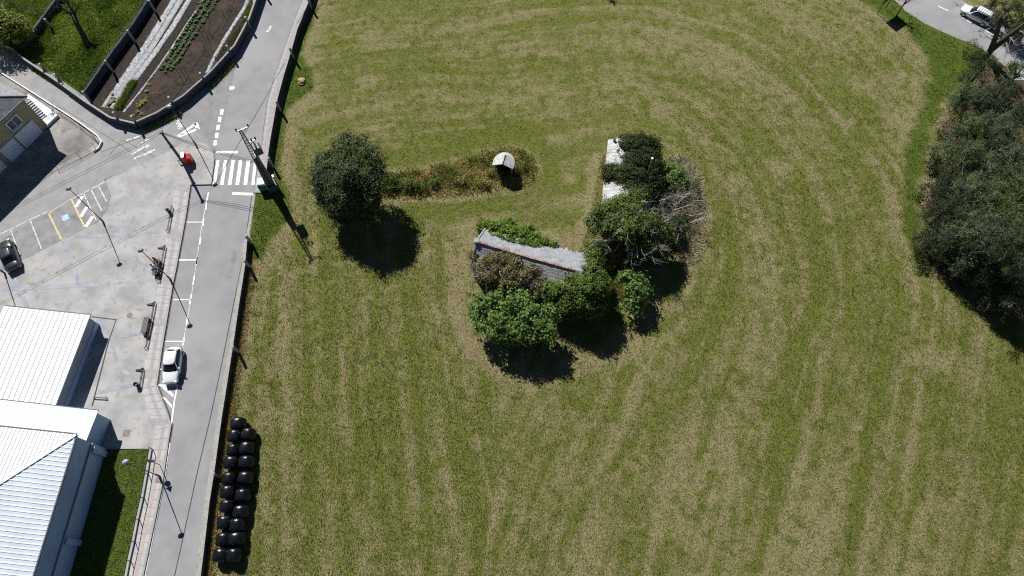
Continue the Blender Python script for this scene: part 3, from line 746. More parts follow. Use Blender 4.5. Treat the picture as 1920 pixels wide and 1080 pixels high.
# concrete verge strip beside the southern wall, thin dark line along the asphalt
q = MB(); q.strip([(p.x - 0.62, p.y) for p in GL(WALL_S[:-1])], 0.55, 0.004); struct(q.build("verge_strip", MATS["verge_concrete"]))
q = MB(); q.strip(GL([(477, 362), (470, 410), (463, 445)]), 0.3, 0.012); struct(q.build("kerb", MATS["kerb"]))
q = MB(); q.strip(GL([(473, 362), (466, 410), (456, 480), (446, 530), (425, 635), (412, 700), (395, 780), (370, 885), (345, 1000), (326, 1085)]), 0.09, 0.005); struct(q.build("dark_road_line", MATS["line_dark"]))
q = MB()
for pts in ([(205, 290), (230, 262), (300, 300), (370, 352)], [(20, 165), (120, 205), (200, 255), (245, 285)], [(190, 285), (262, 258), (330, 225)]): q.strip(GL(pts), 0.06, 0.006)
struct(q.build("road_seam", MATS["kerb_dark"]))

# ------------------------------------------------------------------ painted markings
def mark(name, lines, w, m="paint", z=0.010):
    q = MB()
    for l in lines: q.strip(GL(l), w, z)
    return struct(q.build(name, MATS[m]))
def marks_poly(name, polys, m="paint", z=0.010):
    q = MB()
    for p in polys: q.sheet(GL(p), z)
    return struct(q.build(name, MATS[m]))
def z4(x, y): return (260 + x * 0.25, 230 + y * 0.25)
zb = [((585, 553), (607, 578)), ((640, 610), (663, 637)), ((697, 668), (722, 696)), ((752, 725), (779, 754)), ((810, 785), (837, 814)), ((865, 845), (887, 869))]
marks_poly("zebra_crossing", [[z4(t0, 282), z4(t1, 282), z4(b1, 468), z4(b0, 468)] for (t0, b0), (t1, b1) in zb])
marks_poly("stop_line", [[z4(582, 212), z4(747, 212), z4(745, 231), z4(578, 231)], [z4(704, 521), z4(856, 527), z4(854, 547), z4(702, 542)]])
sq = [(416, 210), (412, 224), (409, 239), (406.5, 254), (403.5, 268)]
marks_poly("centre_dashes", [[(x - 2.6, y - 5), (x + 3.8, y - 5), (x + 2.4, y + 5), (x - 3.8, y + 5)] for x, y in sq])
marks_poly("yield_triangle", [[(331, 255), (366, 230), (369, 233), (343, 252)], [(338, 257.5), (331, 255), (369, 240.5), (375, 242)], [(366, 230), (371, 230), (375, 242), (368, 243.5), (364, 233)]])
mark("bay_lines", [[z4(360, 746), z4(487, 746)], [z4(300, 1033), z4(440, 1033)], [(336, 487), (368, 487)], [(325, 562), (358, 562)], [(310, 640), (344, 640)], [(297, 722), (332, 722)]], 0.13, "paint", 0.010)
edge = [z4(525, 475), z4(515, 580), z4(503, 660), z4(486, 760), z4(462, 890), z4(438, 1050)]
mark("bay_dashes", [[(391, 360), (388, 376)], [z4(510, 585), z4(503, 655)], [z4(489, 720), z4(482, 775)], [z4(465, 860), z4(458, 915)], [z4(442, 1005), z4(434, 1062)], [(370, 481), (368, 497)], [(364.5, 517), (362, 534)], [(358.5, 552), (356, 570)], [(352, 593), (350, 608)], [(346, 632), (343, 648)]], 0.17)
mark("bay_dashes", [[(391, 360), (379, 420), (369, 487), (358, 562), (344, 640)]], 0.09, "paint_thin", 0.0085)
marks_poly("hatching", [[(300, 723), (309, 723), (326, 740), (324, 745)], [(304, 744), (311, 746), (323, 760), (322, 766)]])
mark("edge_line", [[(333, 722), (327, 752), (322, 790), (317, 806)]], 0.17)
mark("edge_line", [[(319, 830), (307, 905), (288, 1000), (268, 1100)]], 0.11, "paint_thin")
def z3(x, y): return (x * 0.25, 230 + y * 0.25)
marks_poly("worn_lettering", [[z3(985, 228), z3(1060, 185), z3(1070, 197), z3(992, 243)], [z3(1062, 184), z3(1115, 160), z3(1124, 178), z3(1070, 200)], [z3(1003, 265), z3(1050, 245), z3(1058, 258), z3(1008, 282)], [z3(1055, 240), z3(1160, 198), z3(1165, 213), z3(1062, 258)],
           [z3(945, 130), z3(985, 118), z3(990, 126), z3(950, 140)], [z3(1000, 112), z3(1050, 96), z3(1056, 104), z3(1004, 122)], [z3(1030, 160), z3(1070, 140), z3(1076, 148), z3(1036, 168)], [z3(1085, 132), z3(1115, 120), z3(1118, 128), z3(1090, 140)]], "paint_worn")
marks_poly("worn_lettering", [[(326, 212), (334, 212), (343, 238), (340, 243), (333, 242)], [(498, 60), (507, 48), (511, 50), (503, 61)]], "paint_worn")
pk = [[(20, 430), (39, 487)], [(57, 414), (78, 467)]]
mark("parking_lines", pk + [[(184, 347), (200, 378)], [(170, 354), (191, 395)], [(156, 361), (181, 414)], [(0, 439), (20, 430), (58, 411), (92, 396)], [(134, 374), (196, 341)]], 0.13, "paint_thin", 0.010)
mark("parking_lines", [[(92, 401), (115, 449)], [(134, 374), (159, 426)]], 0.2, "paint_yellow", 0.012)
mark("parking_lines", [[(92, 399), (134, 373)]], 0.12, "paint_yellow", 0.012)
mark("hatching", [[(142, 388), (155, 368)], [(152, 406), (163, 388)], [(161, 425), (174, 406)]], 0.42, "paint", 0.013)
marks_poly("disabled_bay_sign", [[(115, 405), (127, 401), (131, 410), (119, 415)]], "paint_blue", 0.012)
c = G(123, 408)
q = MB(); q.lathe([(0.13, 0), (0.13, 0.002)], (c.x - 0.05, c.y + 0.22, 0.016), 10)
q.strip([(c.x - 0.06, c.y + 0.12), (c.x - 0.03, c.y - 0.08), (c.x + 0.16, c.y - 0.08), (c.x + 0.24, c.y - 0.26)], 0.07, 0.017)
q.strip([(c.x - 0.12 + 0.2 * math.cos(a), c.y - 0.14 + 0.2 * math.sin(a)) for a in np.linspace(2.2, 6.0, 10)], 0.05, 0.0185)
struct(q.build("wheelchair_symbol", MATS["paint"]))
mark("house_kerb", [[(-20, 122), (0, 134), (150, 230), (186, 256)]], 0.22, "kerb", 0.016)
# top-right road
rnear = [(1560, -160), (1660, -20), (1700, 22), (1735, 45), (1790, 70), (1830, 85), (1870, 110), (1960, 172), (2150, 290)]
rfar = [(1680, -160), (1765, -60), (1806, 2), (1850, 28), (1890, 52), (1925, 75), (1965, 100), (2040, 150), (2200, 255)]
q = MB(); A = GL(rnear); B = GL(rfar); vs = []; fs = []
for i, (p, r_) in enumerate(zip(A, B)):
    vs += [(p.x, p.y, 0.012), (r_.x, r_.y, 0.012)]
    if i: fs.append((2 * i - 2, 2 * i, 2 * i + 1, 2 * i - 1))
q.add(vs, fs); struct(q.build("far_road", MATS["asphalt"]))
mark("far_road_dashes", [[(1716, -14), (1732, -2)], [(1759, 11.5), (1778, 20.5)], [(1804, 33), (1822, 43)], [(1848, 57), (1866, 68)], [(1895, 85), (1912, 96)]], 0.16, "paint", 0.018)
mark("far_road_edge", [[(1660, -20), (1700, 21)], [(1870, 112), (1930, 154)]], 0.3, "verge_concrete", 0.020)
sheet("footpath", [(1888, 128), (1902, 118), (1935, 135), (1935, 150), (1900, 150)], 0.022, "concrete")
# ------------------------------------------------------------------ garden plots north-west
GARDEN = [(470, -60), (476, 40), (447, 92), (400, 142), (350, 186), (302, 218), (262, 236), (215, 226), (172, 196), (158, 180), (200, 120), (290, -10), (330, -60)]
PASTURE = [(-80, -60), (330, -60), (290, -10), (200, 120), (158, 180), (100, 140), (50, 110), (0, 80), (-80, 30)]
q = MB(); q.sheet(GL(GARDEN), 0.03); struct(q.build("garden_soil", MATS["soil"]))
mat("wild_ground", (0.075, 0.120, 0.018), (0.140, 0.180, 0.035), scale=0.8, rough=1, bump=0.9, bscale=3)
q = MB(); q.sheet(GL(PASTURE), 0.02); struct(q.build("rough_grass_plot", MATS["wild_ground"]))
R = np.random.default_rng(15)
pp = poly_xy(PASTURE); x = R.uniform(pp[:, 0].min(), pp[:, 0].max(), 26000); y = R.uniform(pp[:, 1].min(), min(pp[:, 1].max(), 82), 26000); ok = sdist(x, y, pp) < -0.25; x, y = x[ok], y[ok]
cl = fbm(x / 1.7, y / 1.7, 8, 3)
tag(blades("wild_grass", np.c_[x, y, np.full(len(x), 0.02)], 0.18 + 0.75 * np.clip(cl - 0.35, 0, 1), np.full(len(x), 0.12), np.clip((fbm(x / 2.5, y / 2.5, 18, 2) - 0.2) * 1.4, 0, 1), MATS["blade_wild"], R, lean=1.1, per=4, spread=0.18),
    "tall bright green rough grass in the walled plot beside the vegetable garden", "grass", kind="stuff")
# dark ploughed strips
def strip_obj(name, px, w, z, m): q = MB(); q.strip(GL(px), w, z); return struct(q.build(name, MATS[m]))
strip_obj("bare_soil", [(376, -20), (308, 90), (242, 186)], 1.6, 0.04, "wet_soil")
strip_obj("bare_soil", [(296, 0), (242, 90), (184, 180)], 2.6, 0.04, "wet_soil")
# plastic mulch sheets: crinkled, slightly domed ribbons
def mulch(px, w, m, label, seed, rag=0.0):
    P = GL(px); R = np.random.default_rng(seed); pts = []
    for i in range(len(P) - 1):
        k = max(2, int((P[i + 1] - P[i]).length / 0.35))
        for j in range(k): pts.append(P[i].lerp(P[i + 1], j / k))
    pts.append(P[-1]); vs = []; fs = []; nw = 6
    for i, p in enumerate(pts):
        d = (pts[min(i + 1, len(pts) - 1)] - pts[max(i - 1, 0)]).normalized(); nr = Vector((-d.y, d.x, 0)); ww = w * (1 + rag * R.normal())
        for k in range(nw + 1):
            f = k / nw - 0.5; q = p + nr * ww * f
            vs.append((q.x, q.y, 0.05 + 0.05 * (1 - (2 * f) ** 2) + 0.022 * R.uniform()))
        if i:
            for k in range(nw):
                a = (i - 1) * (nw + 1) + k; fs.append((a, a + nw + 1, a + nw + 2, a + 1))
    q = MB().add(vs, fs).build("mulch_sheet", MATS[m], smooth=True)
    tag(q, label, "plastic sheet", "plastic mulch sheets on the garden beds")
mulch([(334, -12), (300, 44), (270, 92), (236, 142), (204, 190), (196, 202)], 0.85, "plastic_white", "torn white plastic strip on the bed nearest the inner garden wall", 1, 0.10)
mulch([(345, -10), (310, 48), (280, 96), (246, 142), (216, 184)], 0.85, "plastic_grey", "grey plastic sheet laid on the bed between two white plastic strips", 2)
mulch([(362, -12), (326, 48), (290, 100), (254, 148), (222, 188), (210, 204)], 0.75, "plastic_white", "long white crinkled plastic strip beside the dark bare soil", 3, 0.06)
mulch([(390, -12), (345, 55), (320, 94), (292, 134), (262, 174), (232, 211)], 0.3, "plastic_white", "narrow white plastic edging left of the cabbage rows", 4, 0.1)
mulch([(474, -20), (458, 16), (436, 50), (420, 76), (402, 108), (388, 138)], 0.5, "plastic_white", "white plastic strip beside the curved garden wall", 5, 0.08)

# vegetable plants: one of each kind, then copies
def plant_mesh(name, n, r, h, leaf, m, seed):
    R = np.random.default_rng(seed)
    d = R.normal(size=(n, 3)); d /= np.linalg.norm(d, axis=1)[:, None]; d[:, 2] = np.abs(d[:, 2])
    C = d * R.uniform(0.4, 1, (n, 1)) * np.array([r, r, h]); V, F = leaf_quads(C, leaf, 0.7, R, 0.5, d)
    return np_mesh(name, V, F, MATS[m], None, np.repeat(R.uniform(0, 1, n), 4))
cab = plant_mesh("cabbage_plant", 30, 0.24, 0.28, 0.22, "leaf_crop", 3)
tag(cab, "leafy green cabbage plant in the three long rows on brown soil", "cabbage", "cabbage plants in garden rows")
first = True
for r_i, (a, b) in enumerate((((384, -2), (302, 132)), ((397, -2), (309, 136)), ((409, 0), (320, 134)))):
    A = G(*a); B = G(*b); n = 44 if r_i < 2 else 40
    for i in range(n):
        if R.uniform() < 0.05: continue
        o = cab if first else copy_tree(cab); first = False
        p = A.lerp(B, (i + R.uniform(-.25, .25)) / n); s = R.uniform(0.8, 1.35)
        o.location = (p.x + R.normal() * 0.10, p.y + R.normal() * 0.10, 0.03); o.scale = (s, s, s); o.rotation_euler = (0, 0, R.uniform(0, 6))
let = plant_mesh("lettuce_plant", 20, 0.2, 0.18, 0.2, "leaf_yellowgreen", 4)
tag(let, "pale yellow-green lettuce plant scattered in the corner of the garden", "lettuce", "lettuce plants in the garden corner")
spots = [(262, 200), (268, 195), (272, 190), (265, 191), (258, 196), (275, 185), (280, 160), (276, 172), (290, 175), (258, 210), (250, 218), (266, 214), (206, 190), (210, 185), (204, 196), (212, 178), (200, 200), (214, 190)]
for i, sp in enumerate(spots):
    o = let if i == 0 else copy_tree(let); p = G(*sp); s = R.uniform(0.8, 1.6)
    o.location = (p.x, p.y, 0.04); o.scale = (s, s, s); o.rotation_euler = (0, 0, R.uniform(0, 6))
def row_stuff(name, px, w, n, h, m, label, seed):
    R = np.random.default_rng(seed); P = GL(px); t = R.uniform(0, 1, n); pos = np.array([list(P[0].lerp(P[1], a)) for a in t]) ; d = (P[1] - P[0]).normalized()
    pos[:, 0] += -d.y * R.uniform(-w, w, n); pos[:, 1] += d.x * R.uniform(-w, w, n); pos[:, 2] = 0.03
    return tag(blades(name, pos, np.full(n, h), np.full(n, 0.07), R.uniform(0, 1, n), MATS[m], R, lean=0.8, per=3, spread=0.08), label, "vegetables", kind="stuff")
row_stuff("onion_bed", [(252, 152), (220, 205)], 0.45, 700, 0.4, "blade_wild", "dense green onion bed between two plastic strips", 3)
row_stuff("wall_greens", [(474, 10), (462, 40)], 0.5, 500, 0.4, "blade_wild", "lush green plants between white plastic strip and curved wall", 4)
row_stuff("wall_greens", [(455, 48), (408, 112)], 0.4, 450, 0.25, "blade_meadow", "sparse grass between white plastic strip and curved wall", 5)
row_stuff("wall_weeds", [(268, 246), (340, 214)], 0.3, 500, 0.35, "blade_wild", "dark weeds at the outer foot of the garden corner wall", 6)
row_stuff("wall_weeds", [(395, 165), (440, 118)], 0.3, 300, 0.3, "blade_wild", "weeds at the outer foot of the curved garden wall", 7)
row_stuff("wall_weeds", [(60, 128), (110, 158)], 0.3, 300, 0.3, "blade_wild", "weeds at the road foot of the rough plot wall", 8)
st = MB().tube([(0, 0, 0), (0.02, 0, 1.3)], 0.03, 5).build("garden_stake", MATS["bark"])
tag(st, "thin wooden stake standing in the bare brown vegetable bed", "stake", "stakes in the vegetable bed")
for i, sp in enumerate([(380, 67), (389, 70), (397, 68), (388, 96), (432, 20), (440, 22), (337, 142), (345, 141), (353, 143), (420, 30)]):
    o = st if i == 0 else copy_tree(st); o.location = G(*sp, 0.03)

# ------------------------------------------------------------------ walls with posts
def post(parent, p, h, m="post_concrete", w=0.24, rz=0.0):
    q = MB(); q.box((0, 0, h / 2), (w, w, h)); q.box((0, 0, h + 0.03), (w * 1.12, w * 1.12, 0.06))
    o = q.build("post", MATS[m], parent, bevel=0.02); o.location = Vector((p.x, p.y, 0)) - parent.location; o.rotation_euler = (0, 0, rz); return o
def walled(name, label, px, posts, w, h, m, ph=1.9, shift=0.0, cap=None, capw=None):
    P = GL(px); t = thing(name, label, "wall", P[0])
    L = [Vector((p.x + shift, p.y, 0)) - t.location for p in P]
    MB().wall(L, w, -0.05, h).build("wall", MATS[m], t)
    if cap: MB().wall([p + Vector((-.03, .03, 0)) for p in L], capw or w + 0.06, h, h + 0.05).build("lit_top", MATS[cap], t)  # sunlit top edge put in as a paler strip
    for pp in posts:
        g = G(pp[0], pp[1], ph); post(t, g, ph)
    return t
PN = [(585, -90), (577, -4), (543, 90), (518, 190), (503, 296)]
PS = [(461, 442), (458, 488), (436, 650), (400, 888)]
walled("boundary_wall", "concrete road wall with square posts north of the lattice pylon", WALL_N, PN, 0.28, 1.05, "wall_shade", 1.95, -0.15, "post_concrete")
walled("boundary_wall", "concrete road wall with square posts south of the green bin", WALL_S, PS, 0.28, 0.9, "wall_shade", 1.9, -0.15, "post_concrete")
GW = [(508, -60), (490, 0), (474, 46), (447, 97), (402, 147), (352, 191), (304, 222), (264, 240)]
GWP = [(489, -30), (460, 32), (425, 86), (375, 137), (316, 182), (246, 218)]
gw = walled("garden_wall", "curved dark garden wall with concrete posts beside the main road", GW, GWP, 0.3, 1.15, "wall_shade", 2.0, -0.1, "post_concrete", 0.22)
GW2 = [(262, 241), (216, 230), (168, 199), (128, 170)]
walled("garden_wall", "dark garden wall with concrete posts along the narrow side road", GW2, [(212, 211), (155, 172)], 0.3, 1.0, "wall_shade", 1.9, -0.1, "post_concrete", 0.22)
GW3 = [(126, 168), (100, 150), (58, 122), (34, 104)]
walled("garden_wall", "dark low wall with posts between rough grass plot and side road", GW3, [(102, 139), (74, 120)], 0.3, 0.9, "wall_shade", 1.7, -0.1, "post_concrete", 0.22)
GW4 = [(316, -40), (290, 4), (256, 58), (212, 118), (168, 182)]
walled("garden_wall", "inner garden wall with posts between rough grass and vegetable beds", GW4, [(279, 1), (239, 57), (197, 114)], 0.28, 1.15, "wall_shade", 2.1, -0.1)
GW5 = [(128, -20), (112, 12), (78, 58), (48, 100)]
walled("stone_wall", "mossy stone wall inside the rough grass plot near the yellow-green shrub", GW5, [(84, 36)], 0.35, 1.1, "wall_shade", 1.5, -0.1)
t = thing("gate", "pale sheet-metal gate in the rough plot wall beside the shrub", "gate", G(34, 104)); a = G(36, 105) - t.location; b = G(-10, 78) - t.location
MB().beam((*a.xy, 0.75), (*b.xy, 0.75), 0.06, 1.2).build("gate_panel", MATS["post_concrete"], t)
MB().beam((*a.xy, 1.4), (*b.xy, 1.4), 0.1, 0.08).build("gate_rail", MATS["galv"], t)
# wire mesh on the garden posts
def mesh_fence(px, label, z0=1.0, z1=1.8):
    P = GL(px); t = thing("mesh_fence", label, "fence", P[0]); q = MB()
    for i in range(len(P) - 1):
        a, b = P[i] - t.location, P[i + 1] - t.location; L = (b - a).length; n = int(L / 0.35)
        for z in np.arange(z0, z1, 0.3): q.tube([(*a.xy, z), (*b.xy, z)], 0.010, 3, False)
        for k in range(n + 1):
            p = a.lerp(b, k / n); q.tube([(*p.xy, z0), (*p.xy, z1)], 0.008, 3, False)
    q.build("wire_mesh", MATS["galv"], t); return t
mesh_fence([(286, 8), (212, 117), (170, 178)], "grey wire mesh fence on top of the inner garden wall")
mesh_fence([(448, 94), (402, 144), (304, 219), (264, 237)], "grey wire mesh fence on top of the curved garden wall", 1.05, 1.85)

# ------------------------------------------------------------------ yellow house
def basis(z, c, a, b):
    c = G(*c, z); a = G(*a, z) - c; b = G(*b, z) - c
    return c, a.normalized(), b.normalized()
HZ = 5.45
c, ax, _ = basis(HZ, (50, 180), (0, 226), (0, 141))
bx = Vector((-ax.y, ax.x, 0)); bx = -bx if bx.x > 0 else bx       # into the house, north-west
if (G(0, 141, HZ) - c).dot(bx) < 0: bx = -bx
h = thing("house", "yellow two-storey house with grey hipped slate roof and white doors", "house", (c.x, c.y, 0))
def hp(u, v, z): p = ax * u + bx * v; return Vector((p.x, p.y, z))
LU, LV, OV = 15.0, 10.0, 0.45
q = MB(); q.prism([hp(OV, OV, 0), hp(LU, OV, 0), hp(LU, LV, 0), hp(OV, LV, 0)], 0, HZ - 0.1); q.build("wall", MATS["yellow_render"], h)
RZ = HZ + 2.1; m_ = LV / 2
e = [hp(0, 0, HZ), hp(LU, 0, HZ), hp(LU, LV, HZ), hp(0, LV, HZ)]; r1, r2 = hp(m_, m_, RZ), hp(LU - 1, m_, RZ)
MB().add([e[0], e[1], r2, r1], [(3, 2, 1, 0)]).add([e[2], e[3], r1, r2], [(3, 2, 1, 0)]).build("roof", MATS["slate"], h)
MB().add([e[3], e[0], r1], [(2, 1, 0)]).build("roof", MATS["slate_light"], h)  # sunlit slope of the same roof: the light put into a paler slate
MB().tube([e[0], r1, r2], 0.11, 6).build("ridge_tiles", MATS["brick_ridge"], h)
q = MB()
for a_, b_ in ((e[0], e[1]), (e[3], e[0])): q.beam(a_ - Vector((0, 0, 0.06)), b_ - Vector((0, 0, 0.06)), 0.14, 0.12)
q.build("gutter", MATS["galv_dark"], h)
yaw_h = math.atan2(ax.y, ax.x)
def opening(kind, u, z, w, hh, fill):
    f = MB()
    for du, dz, sw, sh in ((0, hh / 2 + .07, w + .28, .14), (0, -hh / 2 - .07, w + .28, .14), (-w / 2 - .07, 0, .14, hh), (w / 2 + .07, 0, .14, hh)):
        f.box(hp(u + du, OV - 0.06, z + dz), (sw, 0.14, sh), rz=yaw_h)
    fr = f.build(kind, MATS["trim_white"], h)
    MB().box(hp(u, OV - 0.01, z), (w, 0.06, hh), rz=yaw_h).build("pane" if kind == "window" else "panel", MATS[fill], fr)
    if kind == "window":
        MB().box(hp(u, OV - 0.08, z), (0.07, 0.05, hh), rz=yaw_h).build("mullion", MATS["trim_white"], fr)
        MB().box(hp(u, OV - 0.12, z - hh / 2 - 0.12), (w + 0.4, 0.3, 0.08), rz=yaw_h).build("sill", MATS["trim_white"], fr)
opening("window", 3.2, 3.7, 1.5, 1.15, "glass_window"); opening("window", 7.6, 3.7, 1.4, 1.15, "glass_window"); opening("window", 11.5, 3.7, 1.4, 1.15, "glass_window")
opening("garage_door", 2.9, 1.15, 2.6, 2.2, "trim_white"); opening("garage_door", 5.7, 1.15, 1.9, 2.2, "trim_white"); opening("garage_door", 9.0, 1.15, 2.6, 2.2, "trim_white")
# yard, low kerb wall, white terrace with steps
YARD = [(-60, 100), (0, 137), (150, 232), (184, 257), (192, 268), (186, 279), (175, 286), (105, 320), (0, 398), (-60, 440)]
slab("yard", YARD, 0.03, "concrete_yard")
yk = thing("yard_wall", "low white-topped wall curving round the corner of the house yard", "wall", G(186, 258))
L = [p - yk.location for p in GL([(-20, 124), (0, 136), (70, 180), (150, 231), (184, 256), (192, 267), (186, 279), (176, 285)])]
MB().wall(L, 0.13, 0, 0.26).build("wall", MATS["trim_white"], yk)
L = [p - yk.location for p in GL([(112, 210), (150, 236), (177, 258), (184, 267), (178, 276), (150, 294), (108, 316)])]
q = MB()
for z in (0.5, 0.85): q.tube([(p.x, p.y, z) for p in L], 0.025, 4)
for p in L: q.tube([(p.x, p.y, 0), (p.x, p.y, 0.9)], 0.03, 4)
q.build("railing", MATS["black_metal"], yk)
te = thing("terrace", "white terrace with a flight of dark-tread steps beside the yellow house", "terrace", G(80, 215))
tp = [p - te.location for p in GL([(40, 178), (54, 181), (107, 216), (86, 235), (76, 226), (68, 232)])]
tz = lambda lst, z: [G(a[0], a[1], z) - te.location for a in lst]
MB().prism(tz([(48, 181), (53, 176), (108, 215), (86, 236), (76, 228), (84, 218)], 0.4), 0, 0.4).build("landing", MATS["trim_white"], te)
q = MB(); q2 = MB(); A = G(47, 190, 1.6) - te.location; B = G(80, 222, 0.45) - te.location; nst = 9
side = Vector((B.y - A.y, -(B.x - A.x), 0)).normalized() * 0.62
if side.x > 0: side = -side
dst = (B - A).xy.to_3d() / nst
for i in range(nst):
    p = A.lerp(B, (i + 0.5) / nst); q.box((p.x, p.y, p.z / 2), (dst.length * 0.98, 1.25, p.z), rz=math.atan2(dst.y, dst.x))
    o_ = p - dst * 0.18; q2.box((o_.x, o_.y, p.z + 0.012), (dst.length * 0.55, 1.1, 0.03), rz=math.atan2(dst.y, dst.x))  # dark bar across the top of each step
q.build("step", MATS["trim_white"], te); q2.build("crossbar", MATS["slate"], te)
tagp = None
q = MB(); Rr = np.random.default_rng(8)
vv = G(96, 214, 0.42); vine = thing("dry_vine", "tangled bare vine twigs sprawling on the white terrace", "plant", vv)
for i in range(7): twigs(q, (Rr.normal() * .3, Rr.normal() * .3, 0.08), (Rr.normal(), Rr.normal(), 0.12), 1.2, 0.03, 2, Rr, 0.6)
q.build("stem", MATS["bark"], vine)

# ------------------------------------------------------------------ sports halls and shed
def wallbox(parent, poly, z0, z1, m, name="wall"): return MB().prism(poly, z0, z1).build(name, MATS[m], parent)
# shed ------------
A, B, Cc = G(8, 574, 2.4), G(169, 591, 2.4), G(105, 758, 2.4)
D = A + (Cc - B)
sh = thing("shed", "low white ribbed-roof shed at the plaza edge with grey wall", "building", (B.x, B.y, 0))
o = sh.location; up = lambda p, z: Vector((p.x, p.y, z)) - o
ex = (B - A).normalized(); ey = (B - Cc).normalized()
inn = lambda p, a, b: p + ex * a + ey * b
Dx = D - ey * 3; Cx = Cc - ey * 3
wallbox(sh, [inn(A, .15, -.15) - o, inn(B, -.25, -.15) - o, inn(Cx, -.25, 0) - o, inn(Dx, .15, 0) - o], 0, 2.28, "clad_grey")
a_, b_, d_ = inn(B, -.22, -.15), inn(Cx, -.22, 0), 0.06
MB().beam(up(a_, 0.40), up(b_, 0.40), 0.10, 0.8).build("plinth", MATS["clad_pale"], sh)
rf = MB().add([up(A, 2.3), up(B, 2.3), up(Cx, 2.3), up(Dx, 2.3), up(A, 2.42), up(B, 2.42), up(Cx, 2.42), up(Dx, 2.42)], [(4, 7, 6, 5), (0, 1, 2, 3), (0, 4, 5, 1), (1, 5, 6, 2), (2, 6, 7, 3), (3, 7, 4, 0)]).build("roof", MATS["roof_white"], sh)
q = MB(); nrib = 17
for i in range(1, nrib):
    p0 = A.lerp(B, i / nrib); p1 = Dx.lerp(Cx, i / nrib); q.beam(up(p0, 2.43), up(p1, 2.43), 0.06, 0.05)
q.build("roof_rib", MATS["seam"], rf)
q = MB(); q.beam(up(A + ey * 0.08, 2.33), up(B + ey * 0.08, 2.33), 0.12, 0.12); q.build("gutter", MATS["galv_dark"], sh)
q = MB(); q.strip([p for p in GL([(166, 594), (219, 600), (205, 640), (174, 762)])], 0.12, CREST + 0.02); struct(q.build("drain_channel", MATS["black_metal"]))
# low block -------
A, B, Cc = G(-40, 745, 3.0), G(184, 770, 3.0), G(160, 834, 3.0)
ex = (B - A).normalized(); ey = Vector((-ex.y, ex.x, 0)); ey2 = (B - Cc).normalized()
bl = thing("hall_annex", "low annex with white finely ribbed roof between shed and sports hall", "building", (B.x, B.y, 0)); o = bl.location
Cx = B - ey2 * 9; Dx = A - ey2 * 9; A2 = A - ex * 6; D2 = Dx - ex * 6
wallbox(bl, [A2 - ey2 * .2 - o, B - ey2 * .2 - ex * .2 - o, Cx - ex * .2 - o, D2 - o], 0, 2.9, "clad_skylit")
rf = MB().add([up(A2, 2.92), up(B, 2.92), up(Cx, 3.3), up(D2, 3.3), up(A2, 3.0), up(B, 3.0), up(Cx, 3.38), up(D2, 3.38)], [(4, 7, 6, 5), (0, 1, 2, 3), (0, 4, 5, 1), (1, 5, 6, 2), (2, 6, 7, 3), (3, 7, 4, 0)]).build("roof", MATS["roof_white"], bl)
q = MB(); nrib = 60
for i in range(1, nrib):
    p0 = A2.lerp(B, i / nrib); p1 = D2.lerp(Cx, i / nrib); q.beam(up(p0, 3.0), up(p1, 3.38), 0.05, 0.045)
q.build("roof_rib", MATS["trim_white"], rf)
MB().beam(up(A2 + ey2 * .06, 2.9), up(B + ey2 * .06, 2.9), 0.1, 0.1).build("gutter", MATS["galv_dark"], bl)
# main hall -------
HH = 5.6
A, B, Cc = G(-60, 794, HH), G(143, 815, HH), G(61, 1080, HH)
ex = (B - A).normalized(); ey = (B - Cc).normalized()
hall = thing("sports_hall", "big sports hall with hipped ribbed metal roof and white side wall coloured skylight blue", "building", (B.x, B.y, 0)); o = hall.location
W_, L_ = 26.0, 30.0
Cx = B - ey * L_; A2 = B - ex * W_; Dx = A2 - ey * L_
wallbox(hall, [A2 - ey * .12 - o, B - ey * .12 - ex * .12 - o, Cx - ex * .12 - o, Dx - o], 0, HH - 0.1, "clad_skylit")
fo = -ex * 0.09
MB().beam(up(B - ey * .14 + fo, 1.35), up(Cx + fo, 1.35), 0.14, 2.7).build("lower_wall", MATS["clad_pale"], hall)
MB().beam(up(B - ey * .14 + fo * .2, 2.76), up(Cx + fo * .2, 2.76), 0.14, 0.1).build("ledge", MATS["clad_grey"], hall)
for f in (0.7, 9.2, 17.6):
    p = B - ey * f; MB().box(up(p + ex * 0.06, 1.3), (0.35, 0.55, 2.6), rz=math.atan2(ex.y, ex.x)).build("pilaster", MATS["clad_pale"], hall)
apexd = 12.5; rise = 1.6
ap = B - ex * apexd - ey * apexd; ap2 = Cx - ex * apexd + ey * 2
n_ = MB().add([up(A2, HH), up(B, HH), up(ap, HH + rise), up(A2 - ey * apexd, HH + rise)], [(3, 2, 1, 0)]).build("roof", MATS["roof_white"], hall)
e_ = MB().add([up(B, HH), up(Cx, HH), up(Cx - ex * apexd, HH + rise), up(ap, HH + rise)], [(3, 2, 1, 0)]).build("roof", MATS["roof_shade"], hall)
MB().add([up(A2 - ey * apexd, HH + rise), up(ap, HH + rise), up(Cx - ex * apexd, HH + rise), up(Dx, HH + rise)], [(3, 2, 1, 0)]).build("roof", MATS["roof_white"], hall)
q = MB(); n = 70
for i in range(1, n):
    f = L_ * i / n; w = min(f, apexd); p0 = B - ey * f; p1 = p0 - ex * w
    q.beam(up(p0, HH + 0.02), up(p1, HH + rise * w / apexd + 0.02), 0.10, 0.045)
q.build("roof_rib", MATS["trim_white"], e_)
q = MB()
for i in range(1, 66):
    f = W_ * i / 66; w = min(f, apexd); p0 = B - ex * f; p1 = p0 - ey * w
    q.beam(up(p0, HH + 0.02), up(p1, HH + rise * w / apexd + 0.02), 0.07, 0.05)
q.build("roof_rib", MATS["trim_white"], n_)
MB().beam(up(B, HH + .06), up(ap, HH + rise + .06), 0.28, 0.06).build("hip_flashing", MATS["trim_white"], hall)
